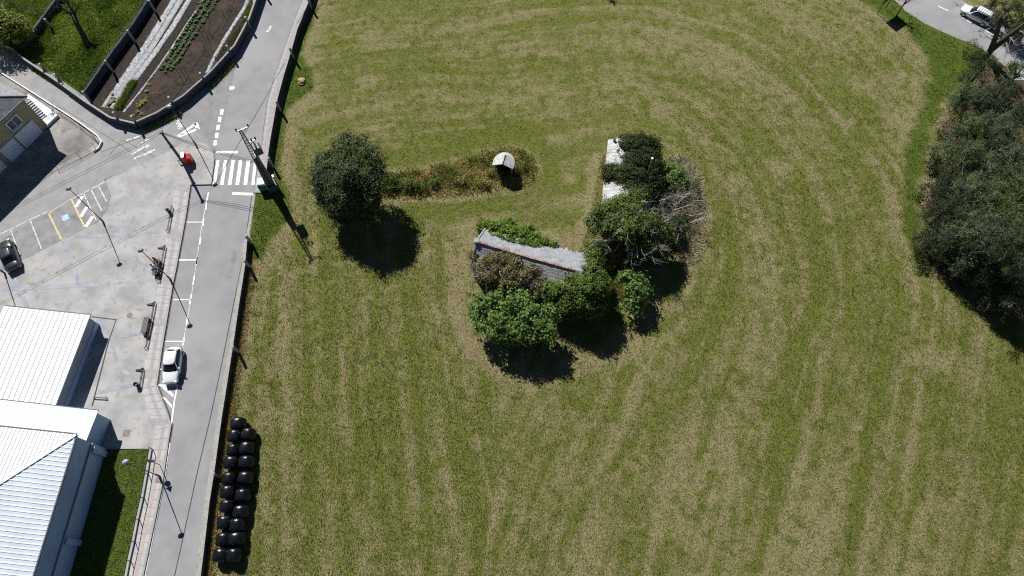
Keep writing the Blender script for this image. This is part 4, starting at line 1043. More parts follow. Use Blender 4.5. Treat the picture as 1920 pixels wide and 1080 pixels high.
q = MB(); q.beam(up(A2 + ey * .08, HH - .06), up(B + ey * .08, HH - .06), .14, .14); q.beam(up(B + ex * .05, HH - .06), up(Cx + ex * .05, HH - .06), .12, .14); q.build("gutter", MATS["galv_dark"], hall)
# grass verge beside the hall
VG = [(120, 846), (283, 843), (267, 935), (251, 1017), (234, 1090), (234, 1150), (40, 1150)]
q = MB(); q.sheet(GL(VG), CREST + 0.01); mat("verge_ground", (0.050, 0.078, 0.012), (0.088, 0.105, 0.022), scale=1.2, rough=1, bump=0.8, bscale=4); struct(q.build("grass_verge", MATS["verge_ground"]))
pv = poly_xy(VG); x = R.uniform(pv[:, 0].min(), pv[:, 0].max(), 9000); y = R.uniform(pv[:, 1].min(), pv[:, 1].max(), 9000); ok = sdist(x, y, pv) < -0.15
tag(blades("verge_grass", np.c_[x[ok], y[ok], np.full(ok.sum(), CREST)], np.full(ok.sum(), 0.16), np.full(ok.sum(), 0.06), R.uniform(0, 0.8, ok.sum()), MATS["blade_wild"], R, lean=1.0, per=3), "short green grass between the sports hall and the pavement", "grass", kind="stuff")
# ------------------------------------------------------------------ lamps, poles, wires, street furniture
def lamp(base, top, hgt, label, m="lamp_grey", glass="lamp_grey"):
    g = G(*base, 0.0); t = thing("street_lamp", label, "street lamp", g, group="street lamps of the plaza and road")
    z0 = 0.12
    MB().tube([(0, 0, z0), (0, 0, 0.9)], 0.11, 10).build("lamp_base", MATS[m], t)
    MB().tube([(0, 0, z0), (0, 0, hgt * 0.6), (0, 0, hgt - 0.15)], [0.06, 0.05, 0.04], 8).build("pole", MATS[m], t, smooth=True)
    d = Vector((-0.5, 0.3, 0))
    MB().tube([(0, 0, hgt - 0.2), (d.x * .15, d.y * .15, hgt - 0.02), (d.x * .5, d.y * .5, hgt + 0.02)], 0.035, 6).build("arm", MATS[m], t)
    hd = MB().lathe([(0.08, -0.08), (0.26, -0.07), (0.28, 0.0), (0.23, 0.07), (0.09, 0.12)], (0, 0, 0), 14).build("lamp_head", MATS[glass], t, smooth=True)
    hd.location = (d.x * .45, d.y * .45, hgt + 0.02); hd.scale = (1.15, 0.8, 1); hd.rotation_euler = (0, 0, 0.5)
    lens = MB().lathe([(0.20, -0.10), (0.20, -0.08)], (0, 0, 0), 12).build("lens", MATS["headlight"], hd)
    return t
lamp((300, 893), (240, 869), 6.45, "street lamp with pale blue-green head over the grass beside the sports hall", glass="lamp_glass")
lamp((320, 524), (268, 472), 6.6, "dark street lamp leaning over the bench with two people")
lamp((194, 416), (132, 356), 6.8, "dark street lamp at the corner of the hatched parking bays")
lamp((367, 271), (321, 200), 7.0, "slim street lamp at the road corner near the red container", glass="lamp_glass")
lamp((10, 513), (-60, 460), 6.6, "street lamp behind the dark parked car at the left edge")

def cable(a, b, sag, r=0.018, label="", parent=None, cat="cable", n=14):
    a = Vector(a); b = Vector(b); pts = []
    for i in range(n + 1):
        f = i / n; p = a.lerp(b, f); p.z -= sag * 4 * f * (1 - f); pts.append(p)
    o = MB().tube(pts, r, 4, False).build("overhead_cable", MATS["wire"])
    tag(o, label, cat, "overhead cables at the road junction"); return o
up_ = G(345, 307); PH = 6.3
pl = thing("utility_pole", "thick dark utility pole carrying cables beside the red container", "utility pole", up_)
MB().tube([(0, 0, 0), (0, 0, 3.2), (0, 0, PH)], [0.19, 0.16, 0.12], 10).build("pole", MATS["wood_pole"], pl, smooth=True)
MB().tube([(0, 0, 3.4), (0, 0, 3.62)], 0.24, 8).build("clamp", MATS["black_metal"], pl)
MB().box((0, 0, PH - 0.1), (0.3, 0.42, 0.22)).build("junction_box", MATS["black_metal"], pl)
q = MB(); q.beam((-0.55, 0.06, 0.6), (0.4, 0.06, 0.6), 0.14, 0.14); q.tube([(-0.5, 0.06, 0), (-0.5, 0.06, 0.6)], 0.04, 6); q.build("guard_bar", MATS["black_metal"], pl)
PT = up_ + Vector((0, 0, PH - 0.05))

# lattice pylon with transformer
tw = G(511, 353); TH = 11.2
py = thing("transformer_pylon", "tall grey lattice pylon with a transformer standing beside the zebra crossing", "pylon", tw, math.radians(28))
MB().box((0.1, -0.1, 0.6), (1.25, 1.25, 1.2)).build("plinth", MATS["galv_dark"], py, bevel=0.03)
def sq(r): return [(-r, -r), (r, -r), (r, r), (-r, r)]
q = MB(); zs = np.linspace(1.2, 6.2, 9)
def rad(z): return 0.46 - 0.34 * (z - 1.2) / (TH - 1.2)
for k in range(4):
    q.tube([(sq(rad(1.2))[k][0], sq(rad(1.2))[k][1], 1.2), (sq(rad(TH))[k][0], sq(rad(TH))[k][1], TH)], 0.05, 4)
q.build("leg", MATS["galv"], py)
q = MB(); zs = [1.2 + (TH - 1.2) * (1 - (1 - i / 20) ** 1.15) for i in range(21)]
for i in range(20):
    for k in range(4):
        a = sq(rad(zs[i]))[k]; b = sq(rad(zs[i + 1]))[(k + 1) % 4]; c_ = sq(rad(zs[i + 1]))[k]
        q.tube([(a[0], a[1], zs[i]), (b[0], b[1], zs[i + 1])], 0.024, 3); q.tube([(b[0], b[1], zs[i + 1]), (c_[0], c_[1], zs[i + 1])], 0.026, 3)
q.build("bracing", MATS["galv"], py)
q = MB()
zs2 = np.linspace(1.25, 6.4, 2)
r0, r1 = rad(1.25) - 0.02, rad(6.4) - 0.02
q.add([(x, y, 1.25) for x, y in sq(r0)] + [(x, y, 6.4) for x, y in sq(r1)], [(0, 1, 5, 4), (1, 2, 6, 5), (2, 3, 7, 6), (3, 0, 4, 7), (4, 5, 6, 7)])
q.build("anti_climb_panel", MATS["galv_dark"], py)
q = MB()
for z in np.arange(1.5, 9.5, 0.42): q.tube([(-0.22, -rad(z) - 0.07, z), (0.22, -rad(z) - 0.07, z)], 0.028, 4)
for s in (-.22, .22): q.tube([(s, -rad(1.4) - .07, 1.4), (s, -rad(9.5) - .07, 9.5)], 0.022, 4)
q.build("ladder", MATS["galv"], py)
M_ = MB().box((0.62, 0.1, 7.3), (0.75, 0.95, 1.05)).build("transformer", MATS["galv_dark"], py, bevel=0.06)
q = MB()
for k in range(7): q.box((0.62 - 0.42, -0.32 + 0.14 * k, 7.2), (0.1, 0.03, 0.9)); q.box((0.62 + 0.42, -0.32 + 0.14 * k, 7.2), (0.1, 0.03, 0.9))
q.build("cooling_fin", MATS["galv_dark"], M_)
for k in range(3):
    MB().lathe([(0.05, 0), (0.11, .05), (0.05, .1), (0.11, .15), (0.05, .2), (0.1, .25), (0.03, .4)], (0.62, -0.22 + 0.32 * k, 7.82), 8).build("insulator", MATS["brick_ridge"], M_)
q = MB(); q.beam((0.1, 0, 6.85), (1.05, 0, 6.85), 0.9, 0.08); q.beam((.1, .3, 6.0), (.95, .3, 6.8), .06, .06); q.build("platform", MATS["galv"], py)
for z, ln in ((TH - 0.1, 0.95), (8.9, 1.0)):
    ca = MB(); ca.beam((-0.35 if z > 10 else 0, 0, z), (ln, 0, z), 0.07, 0.08); ca.beam((0, -0.04, z - 0.6), (ln * .8, 0, z), 0.05, 0.05)
    ca = ca.build("crossarm", MATS["galv"], py)
    for s in ((ln, -0.35) if z > 10 else (ln, 0.55)):
        MB().lathe([(0.04, 0), (0.11, .06), (0.04, .12), (0.11, .18), (0.04, .24), (0.1, .30), (0.03, .42)], (s, 0, z + 0.04), 8).build("insulator", MATS["galv_dark"], ca)
MB().box((0.72, 0.15, 1.7), (0.2, 0.35, 0.5)).build("meter_box", MATS["galv"], py)
TT = tw + Vector((0, 0, 5.4))
for i, dz in enumerate((0, -0.25, -0.5)):
    cable(PT + Vector((0, 0, dz * .5)), TT + Vector((0, 0, dz)), 0.25 + 0.18 * i, 0.022 + 0.006 * (i == 1), ["upper of three cables from utility pole to lattice pylon", "middle of three cables from utility pole to lattice pylon", "lowest sagging cable from utility pole to lattice pylon"][i])
hw_ = G(-90, 446, 6.0)
cable(PT, hw_, 0.1, 0.02, "upper of the two parallel cables running from the utility pole past the house shadow")
cable(PT - Vector((0, 0, .3)), hw_ - Vector((0, 0, .3)), 0.15, 0.02, "lower of the two parallel cables running from the utility pole past the house shadow")
lt4 = G(367, 271) + Vector((-0.2, 0.1, 6.9)); far = G(560, 80) - shadow_shift(7.6) + Vector((0, 0, 7.6)); d_ = far - lt4
cable(lt4, lt4 + d_ * 1.35, 0.1, 0.035, "single thick cable crossing above the main road north of the pylon")
cable(PT, lt4, 0.2, 0.016, "short cable joining the utility pole and the corner street lamp")

# traffic sign post by the verge
sg = thing("traffic_sign", "road sign post with round and triangular plates at the pavement by the grass", "traffic sign", G(301, 872), math.radians(-70))
MB().tube([(0, 0, 0.1), (0, 0, 2.9)], 0.035, 8).build("post", MATS["galv_dark"], sg)
dsk = MB().lathe([(0.30, -0.012), (0.30, 0.012)], (0, 0, 0), 24).build("round_plate", MATS["galv_dark"], sg); dsk.rotation_euler = (0, math.pi / 2, 0); dsk.location = (0.05, 0, 2.0)
tr = MB().prism([(-0.33, -0.28), (0.33, -0.28), (0, 0.32)], -0.012, 0.012, True).build("triangle_plate", MATS["galv_dark"], sg); tr.rotation_euler = (math.pi / 2, 0, math.pi / 2); tr.location = (0.05, 0, 2.62)

# recycling igloo, red container
rc = thing("recycling_bin", "pale green recycling bin with mint lid at the foot of the pylon", "recycling bin", G(496, 352), math.radians(8))
MB().prism([(-0.52, -0.55), (0.52, -0.55), (0.52, 0.55), (-0.52, 0.55)], 0.12, 1.2).build("body", MATS["green_bin"], rc, bevel=0.06)
v = [(-.56, -.6, 1.2), (.56, -.6, 1.2), (.56, .6, 1.2), (-.56, .6, 1.2), (-.40, -.5, 1.42), (.40, -.5, 1.42), (.40, .5, 1.42), (-.40, .5, 1.42)]
MB().add(v, [(3, 2, 1, 0), (4, 5, 6, 7), (0, 1, 5, 4), (1, 2, 6, 5), (2, 3, 7, 6), (3, 0, 4, 7)]).build("lid", MATS["mint_lid"], rc, bevel=0.04)
MB().tube([(-.45, -.62, 1.0), (.45, -.62, 1.0)], 0.04, 6).build("lift_bar", MATS["black_metal"], rc)
rd = thing("donation_container", "bright red metal container standing on the plaza beside the utility pole", "container", G(356, 304), math.radians(12))
v = [(-.5, -.42, 0.12), (.5, -.42, 0.12), (.5, .42, 0.12), (-.5, .42, 0.12), (-.5, -.42, 1.5), (.5, -.42, 1.1), (.5, .42, 1.1), (-.5, .42, 1.5)]
MB().add(v, [(3, 2, 1, 0), (4, 5, 6, 7), (0, 1, 5, 4), (1, 2, 6, 5), (2, 3, 7, 6), (3, 0, 4, 7)]).build("body", MATS["red_paint"], rd, bevel=0.05)
MB().box((-.28, 0, 1.52), (0.45, 0.9, 0.16)).build("hood", MATS["red_paint"], rd, bevel=0.03)
MB().box((-.53, 0, 1.15), (0.06, 0.55, 0.3)).build("flap", MATS["trim_white"], rd)

# railings along the pavement: low rails bent back at the end
def railing(a, b, label, hook=True):
    A = G(*a, CREST); B = G(*b, CREST); t = thing("railing", label, "railing", A, group="low black railings along the pavement")
    d = (B - A); L = d.length; u = d / L; s = Vector((-u.y, u.x, 0)); s = -s if s.x > 0 else s
    pts = [Vector((0, 0, 0.38)), u * L + Vector((0, 0, 0.38))]
    if hook: pts += [u * (L + .04) + s * 0.22 + Vector((0, 0, 0.30)), u * (L + .04) + s * 0.26 + Vector((0, 0, 0))]
    MB().tube(pts, 0.035, 6).build("rail", MATS["black_metal"], t)
    MB().beam(Vector((0, 0, .19)), u * L + Vector((0, 0, .19)), 0.03, 0.10).build("panel", MATS["black_metal"], t)
    n = max(2, int(L / 1.6))
    for i in range(n + 1):
        p = u * (L * i / n); MB().tube([p, p + Vector((0, 0, .36))], 0.03, 6).build("post", MATS["black_metal"], t)
    return t
railing((324, 388), (316, 433), "low black railing beside the round bin, nearest the zebra crossing")
railing((311, 462), (299, 527), "low black railing behind the bench where two people sit")
railing((292, 567), (276, 652), "low black railing behind the empty slatted bench")
railing((270, 692), (264, 728), "short low black railing near the white parked car", False)
def wedge(p, label):
    g = G(*p, CREST); t = thing("wedge_stand", label, "stand", g, math.radians(4), "black wedge stands at the railing ends")
    MB().prism([(-0.42, -0.04), (-0.42, 0.04), (0.1, 0.12), (0.36, 0.26), (0.40, -0.22)], 0.01, 0.14).build("body", MATS["black_metal"], t, bevel=0.02)
    MB().lathe([(0.05, 0.13), (0.05, 0.24), (0.02, 0.27)], (0.28, 0, 0), 8).build("knob", MATS["black_metal"], t)
wedge((303, 465), "small black wedge-shaped stand just above the bench with two people")
wedge((283, 571), "small black wedge-shaped stand just above the empty slatted bench")
wedge((262, 694), "small black wedge-shaped stand above the lower round bin")
def round_bin(p, label):
    t = thing("litter_bin", label, "litter bin", G(*p, CREST), group="round litter bins on the plaza")
    MB().lathe([(0.18, 0.02), (0.24, 0.58), (0.25, 0.62), (0.16, 0.63), (0.14, 0.4)], (0, 0, 0), 16).build("body", MATS["black_metal"], t, smooth=False)
    MB().lathe([(0.145, 0.45), (0.145, 0.46)], (0, 0, 0), 14).build("liner", MATS["trim_white"], t)
round_bin((318, 398), "round black litter bin with pale liner beside the first railing")
round_bin((259, 723), "round black litter bin near the end of the short railing")
def bench(a, b, label):
    A = G(*a, CREST); B = G(*b, CREST); c = (A + B) / 2; d = B - A; t = thing("bench", label, "bench", c, math.atan2(d.y, d.x), "benches along the pavement railings")
    L = d.length; q = MB()
    for k in range(4): q.box((0, -0.26 + 0.13 * k, 0.45), (L, 0.10, 0.04))
    q.build("seat", MATS["wood_bench"], t)
    q = MB()
    for k in range(3): q.box((0, 0.25 + 0.05 * k, 0.50 + 0.07 * k), (L, 0.05, 0.05))
    q.build("backrest", MATS["wood_bench"], t)
    for s in (-1, 1): MB().box((s * L * .42, 0, 0.22), (0.07, 0.5, 0.42)).build("leg", MATS["black_metal"], t)
    return t
def seat_rot(a, b):
    d = G(*b) - G(*a); return math.atan2(d.y, d.x)
B1 = ((299, 489), (293, 518)); B2 = ((279, 597), (272, 627))
bench(*B1, "bench by the pavement with two people sitting on it"); bench(*B2, "empty slatted wooden bench by the third railing")
bb = tag(MB().box((0, 0, .25), (0.35, 0.3, 0.5)).box((0.02, 0, .52), (0.2, 0.28, 0.06)).build("bag", MATS["black_metal"], None, bevel=0.04), "black bag standing at the lower end of the empty bench", "bag"); bb.location = G(275, 629, CREST)

def person(label, loc, rz, shirt, trousers, hair, lean=0.0, long_hair=False):
    t = thing("person", label, "person", loc, rz)
    V = [(0, 0, .52), (-.02, 0, .74), (.0 + lean * .5, 0, .98), (.02 + lean, 0, 1.12), (.05 + lean, 0, 1.22), (.06 + lean, 0, 1.33)]
    Rr = [.15, .135, .15, .055, .085, .09]; E = [(0, 1), (1, 2), (2, 3), (3, 4), (4, 5)]
    V.append((.155 + lean, 0, 1.25)); Rr.append(.02); E.append((4, 6))                       # nose
    for s in (-1, 1):
        b = len(V); V += [(lean * .5, s * .17, 1.02), (.10 + lean * .5, s * .24, .78), (.30, s * .15, .64), (.40, s * .13, .62)]
        Rr += [.065, .05, .035, .036]; E += [(2, b), (b, b + 1), (b + 1, b + 2), (b + 2, b + 3)]
        for k in range(4):
            f = len(V); V += [(.445, s * (.10 + .022 * k), .615), (.475 - .006 * abs(k - 1.5), s * (.10 + .022 * k), .595)]; Rr += [.009, .008]; E += [(b + 3, f), (f, f + 1)]
        f = len(V); V += [(.38, s * .085, .625), (.41, s * .07, .61)]; Rr += [.010, .009]; E += [(b + 2, f), (f, f + 1)]
        b = len(V); V += [(.03, s * .10, .52), (.44, s * .13, .52), (.48, s * .13, .10), (.60, s * .14, .05)]
        Rr += [.095, .07, .045, .04]; E += [(0, b), (b, b + 1), (b + 1, b + 2), (b + 2, b + 3)]
    me = bpy.data.meshes.new("body"); me.from_pydata(V, E, []); o = bpy.data.objects.new("skinned", me); COL.objects.link(o)
    md = o.modifiers.new("skin", 'SKIN')
    for i, r in enumerate(Rr): me.skin_vertices[0].data[i].radius = (r, r); me.skin_vertices[0].data[i].use_root = (i == 0)
    ss = o.modifiers.new("sub", 'SUBSURF'); ss.levels = 1; ss.render_levels = 1
    dg = bpy.context.evaluated_depsgraph_get(); me2 = bpy.data.meshes.new_from_object(o.evaluated_get(dg)); bpy.data.objects.remove(o)
    me2.name = "body"
    for m in ("skin", shirt, trousers, "cloth_black"): me2.materials.append(MATS[m])
    for p in me2.polygons:
        c = p.center; p.use_smooth = True
        if c.z < 0.13: p.material_index = 3
        elif c.z > 1.08 or (c.x > .33 and .56 < c.z < .7): p.material_index = 0
        elif c.z > 0.60 and c.x < .34: p.material_index = 1
        else: p.material_index = 2
    body = bpy.data.objects.new("body", me2); link(body, t)
    hb = MB().lathe([(0.075, -.05), (0.115, 0.02), (0.105, 0.09), (0.06, 0.14), (0.01, 0.15)], (0.035 + lean, 0, 1.28), 12)
    if long_hair: hb.lathe([(0.10, -.12), (0.11, 0.05), (0.09, 0.08)], (-0.01 + lean, 0, 1.22), 10)
    hb.build("hair", MATS[hair], t, smooth=True)
    return t
d1 = (G(*B1[1]) - G(*B1[0])); f1 = math.atan2(d1.y, d1.x) - math.pi / 2
pA = G(*B1[0], CREST).lerp(G(*B1[1], CREST), 0.16); pB = G(*B1[0], CREST).lerp(G(*B1[1], CREST), 0.60)
person("person in a rust-red top and pinkish trousers sitting at the upper end of the bench", pA, f1, "cloth_rust", "cloth_pink", "hair_red", 0.06, True)
person("person in a white top and black trousers sitting on the bench below the other", pB, f1, "cloth_white", "cloth_black", "hair_dark", 0.12)

# fence between pavement and hall verge
FN = [(284, 843), (276, 890), (268, 935), (259, 975), (251, 1017), (243, 1052), (234, 1100)]
fz = thing("verge_fence", "low kerb wall with thin black railing beside the hall grass", "fence", G(*FN[0])); L = [p - fz.location for p in GL(FN)]
MB().wall(L, 0.3, 0.0, 0.32).build("kerb_wall", MATS["kerb"], fz)
MB().tube([(p.x + .22, p.y, 0.95) for p in L], 0.04, 5).build("rail", MATS["black_metal"], fz)
for p in L: MB().tube([(p.x + .22, p.y, 0.1), (p.x + .22, p.y, 1.0)], 0.04, 6).build("post", MATS["black_metal"], fz)
bar = tag(MB().beam((0, 0, 0.2), (1.5, -0.08, 0.2), 0.08, 0.08).tube([(.1, 0, 0), (.1, 0, .2)], .04, 6).tube([(1.4, 0, 0), (1.4, 0, .2)], .04, 6).build("barrier_bar", MATS["wood_pole"]), "short brown barrier bar beside the grey shed wall", "barrier"); bar.location = G(176, 746, CREST)

# manhole lids, flush but things of their own
def lid(p, r, m, label, z, square=False):
    g = G(*p, z); q = MB()
    if square: q.box((0, 0, 0.004), (2 * r, 2 * r, 0.012)); 
    else: q.lathe([(r, 0), (r, 0.012)], (0, 0, 0), 20); q.lathe([(r * .45, 0.012), (r * .45, 0.016)], (0, 0, 0), 14)
    o = q.build("manhole_cover", MATS[m]); o.location = g; tag(o, label, "manhole cover", "manhole covers")
lid((435, 165), 0.36, "paint", "round white-painted manhole cover in the main road", 0.0)
lid((243, 591), 0.32, "iron_lid", "round rusty manhole cover in the plaza concrete", CREST)
lid((237, 812), 0.36, "iron_lid", "square brown drain cover at the lower end of the plaza", CREST, True)
lid((297, 900), 0.28, "iron_lid", "square brown cover in the pavement beside the street lamp", CREST + 0.012, True)
q = MB()
for (a, b, c_, d) in [((390, 290), (401, 290), (399, 300), (388, 300))]: q.strip(GL([a, b, c_, d, a]), 0.06, CREST + 0.01)
struct(q.build("paving_joint", MATS["tile_grey"]))
q = MB(); q.sheet(GL([(361, 290), (371, 288), (369, 296), (359, 297)]), CREST + 0.008); struct(q.build("paving_patch", MATS["tile_pink"]))

# boulder with a marker stick in the verge strip
Rr = np.random.default_rng(44)
rk = bmesh.new(); bmesh.ops.create_icosphere(rk, subdivisions=3, radius=1.0)
for v in rk.verts:
    n_ = float(vnoise(v.co.x * 2 + 5, v.co.y * 2 + v.co.z * 3, 3)); v.co *= 0.75 + 0.45 * n_; v.co.x *= 0.55; v.co.y *= 0.62; v.co.z = max(-0.05, v.co.z * 0.45)
me = bpy.data.meshes.new("boulder"); rk.to_mesh(me); rk.free(); me.materials.append(MATS["sand_rock"]); o = bpy.data.objects.new("boulder", me); link(o); o.location = G(566, 153, 0.0)
tag(o, "tan sandy boulder on the bright grass beside the road wall", "boulder")
stk = thing("marker_stick", "thin yellow marker stick with flag beside the tan boulder", "marker", G(576, 156))
MB().tube([(0, 0, 0), (0, 0, 1.0)], 0.03, 5).build("stick", MATS["leaf_gold"], stk); MB().box((0.1, 0, 0.85), (0.2, 0.03, 0.2)).build("flag", MATS["leaf_gold"], stk)
hs_ = tag(MB().tube([(0, 0, .05), (.5, -.5, .06), (.7, -.9, .06), (.75, -1.3, .05)], 0.05, 5).build("hose", MATS["black_metal"]), "short black hose lying on the bright grass below the pylon", "hose"); hs_.location = G(481, 432)

# ------------------------------------------------------------------ wrapped silage bales
def bale_mesh(seed):
    R = np.random.default_rng(seed); n, prof = 28, [(0.02, -.68), (.38, -.67), (.60, -.62), (.70, -.50), (.73, -.25), (.74, 0), (.73, .25), (.70, .50), (.60, .62), (.38, .67), (.02, .68)]
    vs = []; fs = []; wr = R.uniform(0, 6.28, 3)
    for r, x in prof:
        for k in range(n):
            a = 2 * math.pi * k / n; rr = r * (1 + 0.018 * math.sin(3 * a + wr[0]) + 0.012 * math.sin(7 * a + wr[1] + 2 * x) + 0.010 * R.normal())
            z = rr * math.sin(a); z = max(z, -0.64); vs.append((x * (1 + 0.02 * R.normal()), rr * math.cos(a), z))
    for i in range(len(prof) - 1):
        for k in range(n): fs.append((i * n + k, i * n + (k + 1) % n, (i + 1) * n + (k + 1) % n, (i + 1) * n + k))
    fs += [tuple(range(n)), tuple(reversed(range((len(prof) - 1) * n, len(prof) * n)))]
    b = MB().add(vs, fs); return b
BL = [(780, 170), (758, 245), (840, 235), (750, 328), (830, 318), (737, 403), (828, 400), (725, 500), (823, 495), (717, 578), (808, 598), (712, 663), (795, 697), (697, 760), (775, 775), (692, 862), (770, 858), (675, 955), (755, 955)]
protos = []; bd_ = G(412, 1040) - G(445, 790); BROW = math.atan2(bd_.y, bd_.x)
ordn = ["first", "second", "third", "fourth", "fifth", "sixth", "seventh", "eighth", "ninth"]
for i, (bx_, by_) in enumerate(BL):
    if i < 4:
        o = bale_mesh(i + 3).build("silage_bale", MATS["film_black"], smooth=True); protos.append(o)
    else: o = protos[i % 4].copy(); COL.objects.link(o)
    p = G(200 + bx_ * 0.315, 740 + by_ * 0.315, 0.9); p.z = 0.66
    o.location = p; o.rotation_euler = (0, 0, BROW + random.uniform(-.09, .09)); s = 1.06 if (i % 2 == 0) else 0.98
    o.scale = (0.92 * random.uniform(.95, 1.03), s * random.uniform(.95, 1.03), s)
    lab = "lone black wrapped bale at the top end of the double row" if i == 0 else f"{ordn[(i - 1) // 2]} bale from the top in the {'wall-side' if i % 2 else 'field-side'} column of black wrapped bales"
    tag(o, lab, "silage bale", "black wrapped silage bales by the wall")

# ------------------------------------------------------------------ cars
def car(label, paint, loc, rz, L=4.1, W=1.78, Hh=1.47, estate=False):
    t = thing("parked_car" if paint != "silver_paint_car" else "car", label, "car", loc, rz)
    hl = L / 2; hw = W / 2
    st = [(hl, .60, .30, .60), (hl - .06, .74, .24, .68), (hl - .25, .90, .2, .76), (hl - .75, .97, .2, .86), (hl - 1.15, 1.0, .2, .93), (0.2, 1.0, .2, .95), (-.7, 1.0, .2, .96), (-hl + .6, .98, .2, .98), (-hl + .2, .92, .22, .95), (-hl + .04, .84, .26, .84), (-hl, .74, .34, .70)]
    vs = []; fs = []; n = 11
    for x, f, z0, zt in st:
        w = hw * f; h = zt - z0
        half = [(w * .86, z0), (w * .98, z0 + .12 * h), (w * 1.0, z0 + .45 * h), (w * .97, z0 + .78 * h), (w * .84, zt - .02)]
        ring = [(x, -a, z) for a, z in half] + [(x, 0, zt + .035)] + [(x, a, z) for a, z in reversed(half)]
        vs += ring
    for i in range(len(st) - 1):
        for k in range(n): fs.append((i * n + k, i * n + (k + 1) % n, (i + 1) * n + (k + 1) % n, (i + 1) * n + k))
    fs += [tuple(reversed(range(n))), tuple(range((len(st) - 1) * n, len(st) * n))]
    bm_ = MB().add(vs, fs); bm_.f = [tuple(reversed(f)) for f in bm_.f]
    body = bm_.build("body", MATS[paint], t, smooth=True, subsurf=1)
    xf0, xr0 = hl - 1.12, (-hl + .10 if estate else -hl + .28); xf1, xr1 = hl - 1.85, (-hl + .38 if estate else -hl + .78)
    if not estate and L > 4.3: xr0, xr1 = -hl + .75, -hl + 1.45
    zb, zt = .92, Hh - .05
    g = MB(); wb, wt = hw * .86, hw * .68
    lo = [(xf0, 0, 1.0), (xf0 - .08, .75, 1.0), (xf0 - .30, 1.0, 1.0), (xr0 + .18, 1.0, 1), (xr0, .8, 1), (xr0, 0, 1)]
    def ring(pts, w, z): return [(x, w * y, z) for x, y, _ in pts] + [(x, -w * y, z) for x, y, _ in reversed(pts[1:-1])]
    hi = [(xf1, 0, 1), (xf1 - .04, .78, 1), (xf1 - .22, 1, 1), (xr1 + .12, 1, 1), (xr1, .8, 1), (xr1, 0, 1)]
    a, b = ring(lo, wb, zb), ring(hi, wt, zt); k = len(a)
    g.add(a + b, [(i, (i + 1) % k, k + (i + 1) % k, k + i) for i in range(k)])
    g.build("windows", MATS["glass_dark"], t, smooth=True)
    hi2 = [(x + (.06 if x > 0 else -.06), y, 1) for x, y, _ in hi]
    r1, r2, r3 = ring(hi2, wt + .035, zt - .02), ring(hi2, wt + .02, zt + .04), ring([(x * .8 + .0 * x, y * .75, 1) for x, y, _ in hi2], wt, zt + .075)
    ro = MB(); ro.add(r1 + r2 + r3, [(i, (i + 1) % k, k + (i + 1) % k, k + i) for i in range(k)] + [(k + i, k + (i + 1) % k, 2 * k + (i + 1) % k, 2 * k + i) for i in range(k)] + [tuple(range(2 * k, 3 * k))])
    ro.build("roof", MATS[paint], t, smooth=True)
    if estate:
        q = MB()
        for i in range(7): q.beam((xf1 - .2 - .3 * i, -wt * .8, zt + .09), (xf1 - .2 - .3 * i, wt * .8, zt + .09), 0.025, 0.02)
        for s in (-1, 1): q.beam((xf1 - .1, s * wt * .92, zt + .10), (xr1 + .2, s * wt * .92, zt + .10), 0.04, 0.05)
        q.build("roof_rack", MATS["galv_dark"], t)
    for i0 in (1, 2, 3, 4):
        for s in (1, -1):
            p0 = Vector((lo[i0][0], s * wb * lo[i0][1], zb)); p1 = Vector((hi[i0][0], s * wt * hi[i0][1], zt))
            if i0 in (2, 4): MB().beam(p0 * 1.004, p1 * 1.004, 0.09, 0.05).build("pillar", MATS[paint], t)
    for sx in (1, -1):
        for s in (-1, 1):
            wx = (hl - .78) if sx > 0 else (-hl + .72)
            wl = MB().tube([(0, -.11, 0), (0, .11, 0)], .315, 18).build("wheel", MATS["tyre"], t); wl.location = (wx, s * (hw - .10), .315)
            MB().tube([(0, s * .09, 0), (0, s * .125, 0)], .20, 12).build("rim", MATS["rim"], wl)
    for s in (-1, 1):
        MB().box((hl - .17, s * hw * .66, .66), (.22, .34, .13), rz=-s * .35).build("headlight", MATS["headlight"], t, bevel=.03)
        MB().box((-hl + .06, s * hw * .70, .80), (.06, .20, .12)).build("taillight", MATS["taillight"], t, bevel=.02)
        MB().box((xf0 - .38, s * (hw + .06), .98), (.12, .20, .14)).build("wing_mirror", MATS[paint], t, bevel=.03)
    return t
def along(a, b): d = G(*b) - G(*a); return math.atan2(d.y, d.x)
car("white hatchback parked in a roadside bay beside the pavement", "white_paint_car", G(321, 683, 0.75) * Vector((1, 1, 0)) if False else Vector((*G(322, 684, 0.75).xy, 0)), along((328, 655), (319, 716)), L=4.05)
car("black saloon car in the parking bay at the left edge", "dark_paint_car", Vector((*G(15, 478, 0.7).xy, 0.004)), along((29, 512), (5, 452)), L=4.45, W=1.8)
car("white estate car driving on the far road at the top right", "silver_paint_car", Vector((*G(1832, 26, 0.7).xy, 0.012)), along((1854, 38), (1808, 14)), L=4.3, W=1.8, Hh=1.6, estate=True)
